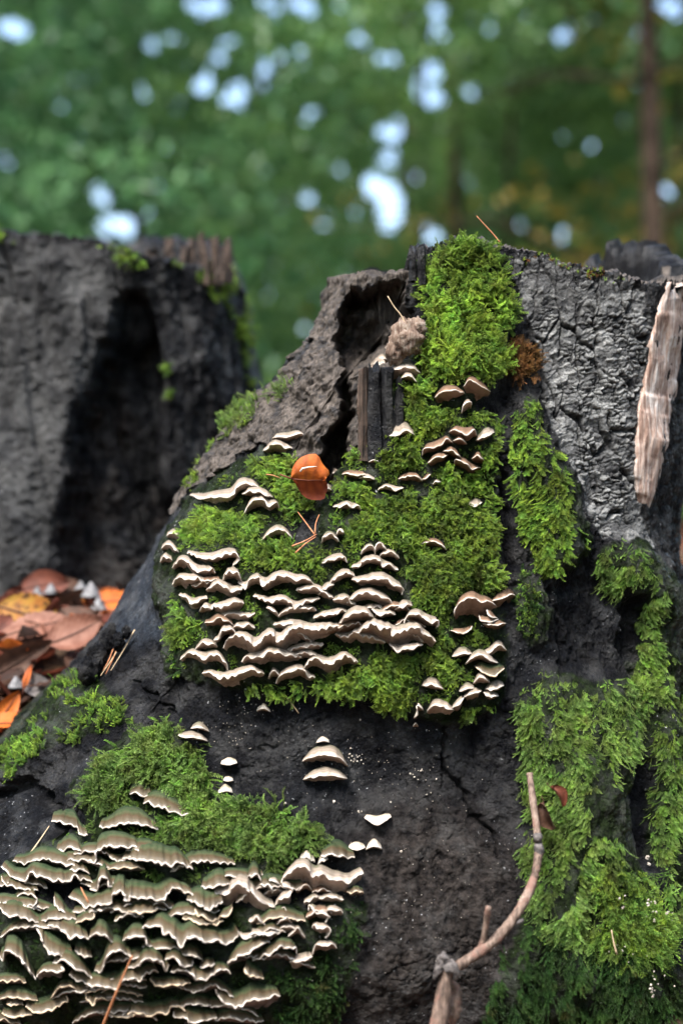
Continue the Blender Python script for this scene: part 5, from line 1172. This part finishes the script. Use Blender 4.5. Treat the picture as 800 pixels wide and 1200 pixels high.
# ------------------------------------------------------------------ little grey mushrooms
q = NT('grey_cap'); c = q.mix(q.mr(q.noise(160), .4, .6), (0.10, 0.10, 0.105), (0.22, 0.22, 0.23)); M['mcap'] = q.done(c, .6, None, .3, .25)
M['mstem'] = simple('mushroom_stem', (0.16, 0.10, 0.09), (0.26, 0.18, 0.16), 200)
ML = ['leftmost of the small grey cone mushrooms behind the pile', 'small grey cone mushroom next to the leftmost one', 'grey mushroom above the yellow leaf, behind the largest one', 'largest grey cone mushroom near the front stump', 'grey mushroom lowest of the three beside the orange leaf', 'grey mushroom alone in the lower part of the leaf pile']
for (x, y, wd, st, Yw), lb in zip([(44,698,17,30,.40),(60,693,16,30,.42),(95,690,16,46,.40),(107,696,23,52,.37),(116,712,20,34,.36),(19,803,18,26,.22)], ML):
    k = S * (Yw + D) / D; c = at_depth(x, y + st, Yw)
    root = empty('mushroom', c, lb, 'mushroom', 'small grey mushrooms among the leaves')
    V = []; F = []; n = 20; prof = [(0.02, 0.72), (0.09, 0.66), (0.22, 0.42), (0.36, 0.16), (0.5, -0.10), (0.53, -0.2), (0.47, -0.18), (0.34, 0.1), (0.1, 0.45)]
    for r_, h_ in prof:
        for j in range(n):
            g = 2 * math.pi * j / n; rr_ = r_ * (1 + 0.04 * math.cos(g * 10)) * wd * k
            V.append((math.cos(g) * rr_, math.sin(g) * rr_, (st + h_ * wd * 0.85) * k))
    for i in range(len(prof) - 1):
        for j in range(n): F.append((i * n + j, i * n + (j + 1) % n, (i + 1) * n + (j + 1) % n, (i + 1) * n + j))
    mk('cap', V, F, M['mcap'], root)
    tv, tf_ = tube([(0.002, 0, -6 * k), (0, 0, st * .4 * k), (-.001, 0, st * .8 * k), (0, 0, (st + wd * .3) * k)], 1.1 * k, 7); mk('stalk', tv, tf_, M['mstem'], root)

# ------------------------------------------------------------------ crumbs, litter
M['crumb'] = simple('white_crumb', (0.42, 0.39, 0.35), (0.26, 0.22, 0.18), 300)
def crumb_coll():
    c = bpy.data.collections.new('crumbs'); rnd = random.Random(4)
    for k in range(4):
        bm = bmesh.new(); bmesh.ops.create_icosphere(bm, subdivisions=1, radius=1)
        for v in bm.verts: v.co *= rnd.uniform(.5, 1.2)
        me = bpy.data.meshes.new('crumb'); bm.to_mesh(me); bm.free(); me.materials.append(M['crumb'])
        c.objects.link(bpy.data.objects.new('crumb', me))
    return c
CC = crumb_coll()
def crumbs(centres, label, off=.002, seed=1):
    rnd = random.Random(seed); P = []; E = []; Sc = []
    for (x, y, sp, n, sz) in centres:
        for _ in range(n):
            p, nn = hit(x + rnd.gauss(0, sp), y + rnd.gauss(0, sp)); P.append(tuple(p + Vector((0, -off, 0)))); E.append((rnd.uniform(0, 6), rnd.uniform(0, 6), 0)); Sc.append(sz * S * rnd.uniform(.5, 1.1))
    tag(scatter('white_crumbs', P, E, Sc, CC), label, 'crumbs')
crumbs([(390,938,1,1,3),(459,939,1,1,2.6),(334,942,1,1,2.5),(422,844,1,1,2.6),(468,997,1,1,3.2),(420,950,2,3,1.8),(413,886,4,8,1.4),(418,892,4,7,1.3),(285,832,10,22,.8),(280,866,8,18,.7),(262,845,12,14,.7),(470,905,30,30,.7),(490,907,4,8,1.4),(505,936,12,8,1.0),(345,868,40,30,.6),(430,870,40,30,.6),(560,990,40,30,.6),(460,1080,50,30,.7),(520,1040,40,20,.6)], 'tiny white crumbs scattered over the black bark', .001)
crumbs([(754,1052,3,7,2),(758,1066,3,5,1.8),(777,1065,3,4,2.3),(757,1151,4,7,1.7),(766,1142,6,6,1.5),(724,1050,5,5,1.6),(730,1110,20,10,1.0)], 'white crumbs caught in the moss at lower right', .02, 2)
crumbs([(753,1000,1,3,3),(755,1007,1,2,2.4)], 'pale hanging bud scale in the dark gap at lower right', .015, 3)
lc = bpy.data.collections.new('litter_leaves')
for k, mt in enumerate(['red', 'orange', 'brown', 'dark', 'brown', 'pink', 'dark', 'red']):
    V, F, A, tv, tf_ = leaf_mesh(0.062, .5, [.1, .3, -.2, .2, .4, .1, -.3, .2][k], .3, 40 + k, nu=9, nvv=5)
    lc.objects.link(mk('litter_leaf', V, F, LM[mt], attrs={'vein': A}, link=False))
rnd = random.Random(9); P, E, Sc = [], [], []
def litter(n, fx, fy):
    for _ in range(n):
        x, y = fx(), fy(); z = float(gz(x, y))
        if (x - .14) ** 2 / .16 + (y - .2) ** 2 / .09 < 1: continue
        P.append((x, y, z + rnd.uniform(-.006, .008))); E.append((rnd.gauss(0, .5), rnd.gauss(0, .5), rnd.uniform(0, 6.3))); Sc.append(rnd.uniform(.7, 1.15))
litter(420, lambda: rnd.uniform(-.6, -.1), lambda: rnd.uniform(0.0, .55))
litter(2500, lambda: rnd.uniform(-1.2, 1.6), lambda: rnd.uniform(-.8, 1.6))
litter(6000, lambda: rnd.uniform(-4, 5), lambda: rnd.uniform(1.0, 8))
tag(scatter('leaf_litter', P, E, Sc, lc), 'brown and orange leaf litter covering the forest floor', 'leaf litter')

# ------------------------------------------------------------------ forest behind
def fol(name, a, b, tr=0.45):
    q = NT(name); oi = q.n('ShaderNodeObjectInfo'); f = q.math('ADD', q.math('MULTIPLY', q.noise(1.1, 3), .7), q.math('MULTIPLY', oi.outputs['Random'], .35))
    return q.done(q.mix(q.mr(f, .35, .7), a, b), .45, None, .5, tr)
FM = {'g': fol('green_foliage', (0.065, 0.155, 0.05), (0.17, 0.30, 0.08)), 'b': fol('blue_green_foliage', (0.045, 0.13, 0.055), (0.12, 0.26, 0.095)), 'y': fol('yellowing_foliage', (0.22, 0.20, 0.03), (0.50, 0.36, 0.08)), 'd': fol('dark_foliage', (0.05, 0.135, 0.05), (0.14, 0.26, 0.08))}
M['trunk'] = simple('tree_bark', (0.018, 0.013, 0.010), (0.06, 0.042, 0.03), 12, .9, .8, .01, None, .1)
def spray_coll(key):
    c = bpy.data.collections.new('leaves_' + key); rnd = random.Random(hash_s(key))
    for s_ in range(4):
        l = .075; w_ = rnd.uniform(.28, .36) * l
        V = [(0, 0, 0), (l * .3, w_, .006), (l * .7, w_ * .8, .002), (l, 0, -.012), (l * .7, -w_ * .8, .002), (l * .3, -w_, .006)]
        c.objects.link(mk('tree_leaf', V, [(0, 1, 2, 3), (0, 3, 4, 5)], FM[key], smooth=False, link=False))
    return c
SPC = {k: spray_coll(k) for k in FM}
def leaves_at(C, per, size, rg, spread=.17, cull=True):
    """C spray centres (n,3) in world space -> leaf points, turns and sizes; leaves in the canopy openings are left out"""
    n = len(C); P = np.repeat(C, per, 0) + rg.normal(size=(n * per, 3)) * np.array([spread, spread, spread * .5]) * np.repeat(size, per)[:, None]
    E = np.stack([rg.normal(0, .75, n * per), rg.normal(0, .75, n * per), rg.uniform(0, 6.28, n * per)], -1); Sc = np.repeat(size, per) * rg.uniform(.8, 1.25, n * per)
    u, v = proj(P[:, 0], P[:, 1], P[:, 2]); pk = np.ones(n * per)
    for gx_, gy_, gr, gs in GAPS:
        gr = gr * 1.4
        d = np.hypot(u - gx_ + 5 * vnoise(u / 9, v / 9, u * 0, 5), v - gy_) / gr
        pk *= np.where(d < 1.15, 1 - min(1, gs * 1.06) * (1 - np.clip((d - .85) / .3, 0, 1)), 1)
    ok = rg.random(n * per) < pk
    if cull: ok &= (u > -330) & (u < 1130) & (v > -420) & (P[:, 1] > 3)
    return P[ok], E[ok], Sc[ok]
# openings in the canopy through which the sky shows (direction, as photo pixel, and size)
GAPS = [(228,5,9.0,.95),(243,8,8.0,.95),(258,4,9.0,.95),(178,52,8.0,.95),(204,44,7.0,.95),(156,66,7.0,.95),(255,68,8.0,.95),(270,48,7.0,.95),(237,104,9.0,.95),(246,90,8.0,.95),(270,114,10.0,.95),(287,104,9.0,.95),(302,100,7.0,.95),(307,81,9.0,.95),(330,70,8.0,.95),(353,57,7.0,.95),(362,135,8.0,.95),(237,17,7.0,.95),(310,3,9.0,.95),(325,12,8.0,.95),(345,5,10.0,.95),(360,8,10.0,.95),(10,32,10.0,.95),(25,38,10.0,.95),(6,188,8.0,.95),(120,234,9.0,.95),(116,218,5.0,.95),(132,265,12.0,.95),(153,267,11.0,.95),(167,249,8.0,.95),(361,232,8.0,.95),(336,236,6.0,.95),(209,122,6.0,.95),(422,44,8.0,.95),(479,24,9.0,.95),(512,12,10.0,.95),(511,35,9.0,.95),(454,68,9.0,.95),(502,82,10.0,.95),(495,105,11.0,.95),(508,116,11.0,.95),(551,109,8.0,.95),(474,151,10.0,.95),(451,157,10.0,.95),(455,185,11.0,.95),(436,213,11.0,.95),(450,222,12.0,.95),(480,210,9.0,.95),(462,240,12.0,.95),(455,262,10.0,.95),(415,247,7.0,.95),(503,277,10.0,.95),(658,40,10.0,.95),(697,25,8.0,.95),(752,40,9.0,.95),(756,67,8.0,.95),(755,89,9.0,.95),(755,102,7.0,.95),(778,4,11.0,.95),(795,10,10.0,.95),(782,227,8.0,.95),(696,171,7.0,.95),(703,212,7.0,.95),(658,275,7.0,.95),(610,262,5.0,.95),(85,95,5.0,.95),(560,150,4.0,.95),(600,90,4.0,.95),(90,160,5.0,.95),(380,95,5.0,.95),(400,200,5.0,.95),(310,200,5.0,.95),(60,120,5.0,.95),(640,150,4.0,.95),(355,385,6.0,.95),(370,340,5.0,.95),(330,310,5.0,.95),(576,30,6.0,.95),(395,10,6.0,.95),(150,10,5.0,.95),(70,15,5.0,.95),(620,20,5.0,.95)]
_r = random.Random(12)
GAPS += [(_r.uniform(0, 800), _r.uniform(0, 400), _r.uniform(2.6, 5.2), .97) for _ in range(90)]
def tree(px_, Yw, dia, key, crad, n, label, zlo=.9, zhi=8.5, seed=1, group='trees of the forest behind', lean=0.0):
    rnd = random.Random(seed); x0 = (px_ - 400) * S * (Yw + D) / D; b = Vector((x0, Yw, float(gz(x0, Yw)) - .05))
    root = empty('forest_tree', b, label, 'tree', group)
    H = zhi + 1.5; P = []; rd = []
    for i in range(14):
        t = i / 13; P.append(Vector((lean * t * H + .06 * math.sin(t * 5 + seed), .05 * math.sin(t * 4), t * H))); rd.append(dia / 2 * (1.25 - .9 * t ** .9) * (1.35 if i == 0 else 1))
    V, F = tube(P, rd, 12, rough=.05, seed=seed); V = list(V); F = list(F)
    tips = []
    for k in range(12):
        t = rnd.uniform(.16, .95); p = P[0].lerp(P[-1], t); a = rnd.uniform(0, 6.28); L_ = crad * rnd.uniform(.5, .95) * (1.15 - .6 * t)
        e = p + Vector((math.cos(a) * L_, math.sin(a) * L_, rnd.uniform(-.1, .5) * L_)); m_ = p.lerp(e, .5) + Vector((0, 0, .12 * L_)); tips.append((p, m_, e))
        tv, tf_ = tube([p, m_, e], [dia * .14, dia * .08, dia * .02], 6); o_ = len(V); V += tv; F += [tuple(i + o_ for i in f) for f in tf_]
    mk('trunk', V, F, M['trunk'], root, attrs={k: np.full(len(V), .0) for k in ('grey', 'brown', 'moss', 'smooth', 'crack', 'plate')})
    rg = np.random.default_rng(seed)
    z = rg.uniform(zlo, zhi, n * 2); a = rg.uniform(0, 6.28, n * 2); r_ = crad * np.sqrt(rg.random(n * 2)) * (1.1 - .5 * (z - zlo) / (zhi - zlo))
    C = np.stack([np.cos(a) * r_ + b.x, np.sin(a) * r_ + b.y, z], -1)
    C = C[(fbm(C[:, 0], C[:, 1], C[:, 2], .9, 2, seed) > -.12) & (C[:, 1] > 4.5)][:n]
    PP, E, Sc = leaves_at(C, 22, rg.uniform(.9, 1.35, len(C)), rg)
    scatter('crown', PP - np.array(b), E, Sc, SPC[key], root)
tree(757, 7.5, .135, 'd', 2.2, 500, 'tree with dark straight trunk at the right of the background', zlo=3.4, zhi=7, seed=1)
tree(536, 10, .09, 'g', 2.2, 900, 'slim tree with brown trunk above the mossy stump top', zlo=3.3, zhi=8, seed=2)
tree(500, 14, .10, 'g', 2.8, 1500, 'leafy tree behind the slim brown trunk', seed=22)
tree(-40, 9.5, .16, 'b', 3.4, 2200, 'bluish green leafy tree whose boughs reach in from the left', seed=3)
tree(80, 18, .12, 'g', 3.0, 1600, 'bluish green tree at the left edge of the background', seed=4)
tree(330, 20, .10, 'g', 3.4, 1700, 'green tree far behind the broken wooden flank', seed=5)
tree(640, 16, .24, 'g', 3.4, 1500, 'green tree with brown trunk left of the dark trunk', seed=6)
tree(160, 18, .2, 'g', 3.6, 1700, 'far green tree above the blurred grey stump', seed=7)
tree(850, 11, .2, 'g', 2.8, 900, 'green tree at the right edge of the background', seed=8)
tree(605, 9, .05, 'y', 1.3, 45, 'thin young tree with yellowing leaves low at right', zlo=1.3, zhi=3.6, seed=9)
tree(800, 8.8, .07, 'y', 1.4, 75, 'young tree with golden leaves at the right edge', zlo=1.0, zhi=5, seed=10)
tree(-120, 10, .2, 'b', 2.8, 900, 'bluish green tree just beyond the left edge', seed=11)
tree(700, 22, .3, 'd', 4.0, 1500, 'far dark tree behind the right hand trunks', zhi=11, seed=12)
tree(300, 24, .3, 'b', 4.4, 1700, 'far tall tree in the centre left haze of leaves', zhi=11, seed=13)
tree(480, 22, .28, 'g', 3.6, 1300, 'far tree beside the bright gap in the canopy', zhi=11, seed=14)
rg = np.random.default_rng(77); n = 6000
Yw = rg.uniform(27, 46, n); C = np.stack([rg.uniform(-12, 12, n) * Yw / 27, Yw, rg.uniform(.5, 14, n)], -1)
P, E, Sc = leaves_at(C, 22, rg.uniform(2.0, 3.4, n), rg)
tag(scatter('distant_wood', P, E, Sc, SPC['d']), 'distant wood filling the background as one green mass', 'wood')
n = 2200; Yw = rg.uniform(7, 22, n); x = rg.uniform(-.55, .55, n) * (Yw + 2)
C = np.stack([x, Yw, gz(x, Yw) + np.abs(rg.normal(0, .5, n))], -1); P, E, Sc = leaves_at(C, 18, rg.uniform(.8, 1.5, n), rg)
tag(scatter('undergrowth', P, E, Sc, SPC['g']), 'low green undergrowth on the forest floor behind the stumps', 'undergrowth')
# same wood unseen beside and behind the viewer, added to block low sky light
n = 2600; a = rg.uniform(0, 2 * np.pi, n); r_ = rg.uniform(7, 15, n); x = np.cos(a) * r_; y = np.sin(a) * r_ - 1
m = ~((y > 2) & (np.abs(x) < .75 * (y + 1.3))); x, y = x[m], y[m]; n = len(x)
C = np.stack([x, y, rg.uniform(.3, 9.5, n)], -1); P, E, Sc = leaves_at(C, 14, rg.uniform(3.0, 4.5, n), rg, cull=False)
tag(scatter('surrounding_wood', P, E, Sc, SPC['g']), 'unseen leafy wood beside and behind the viewer, added to block low sky light', 'wood')
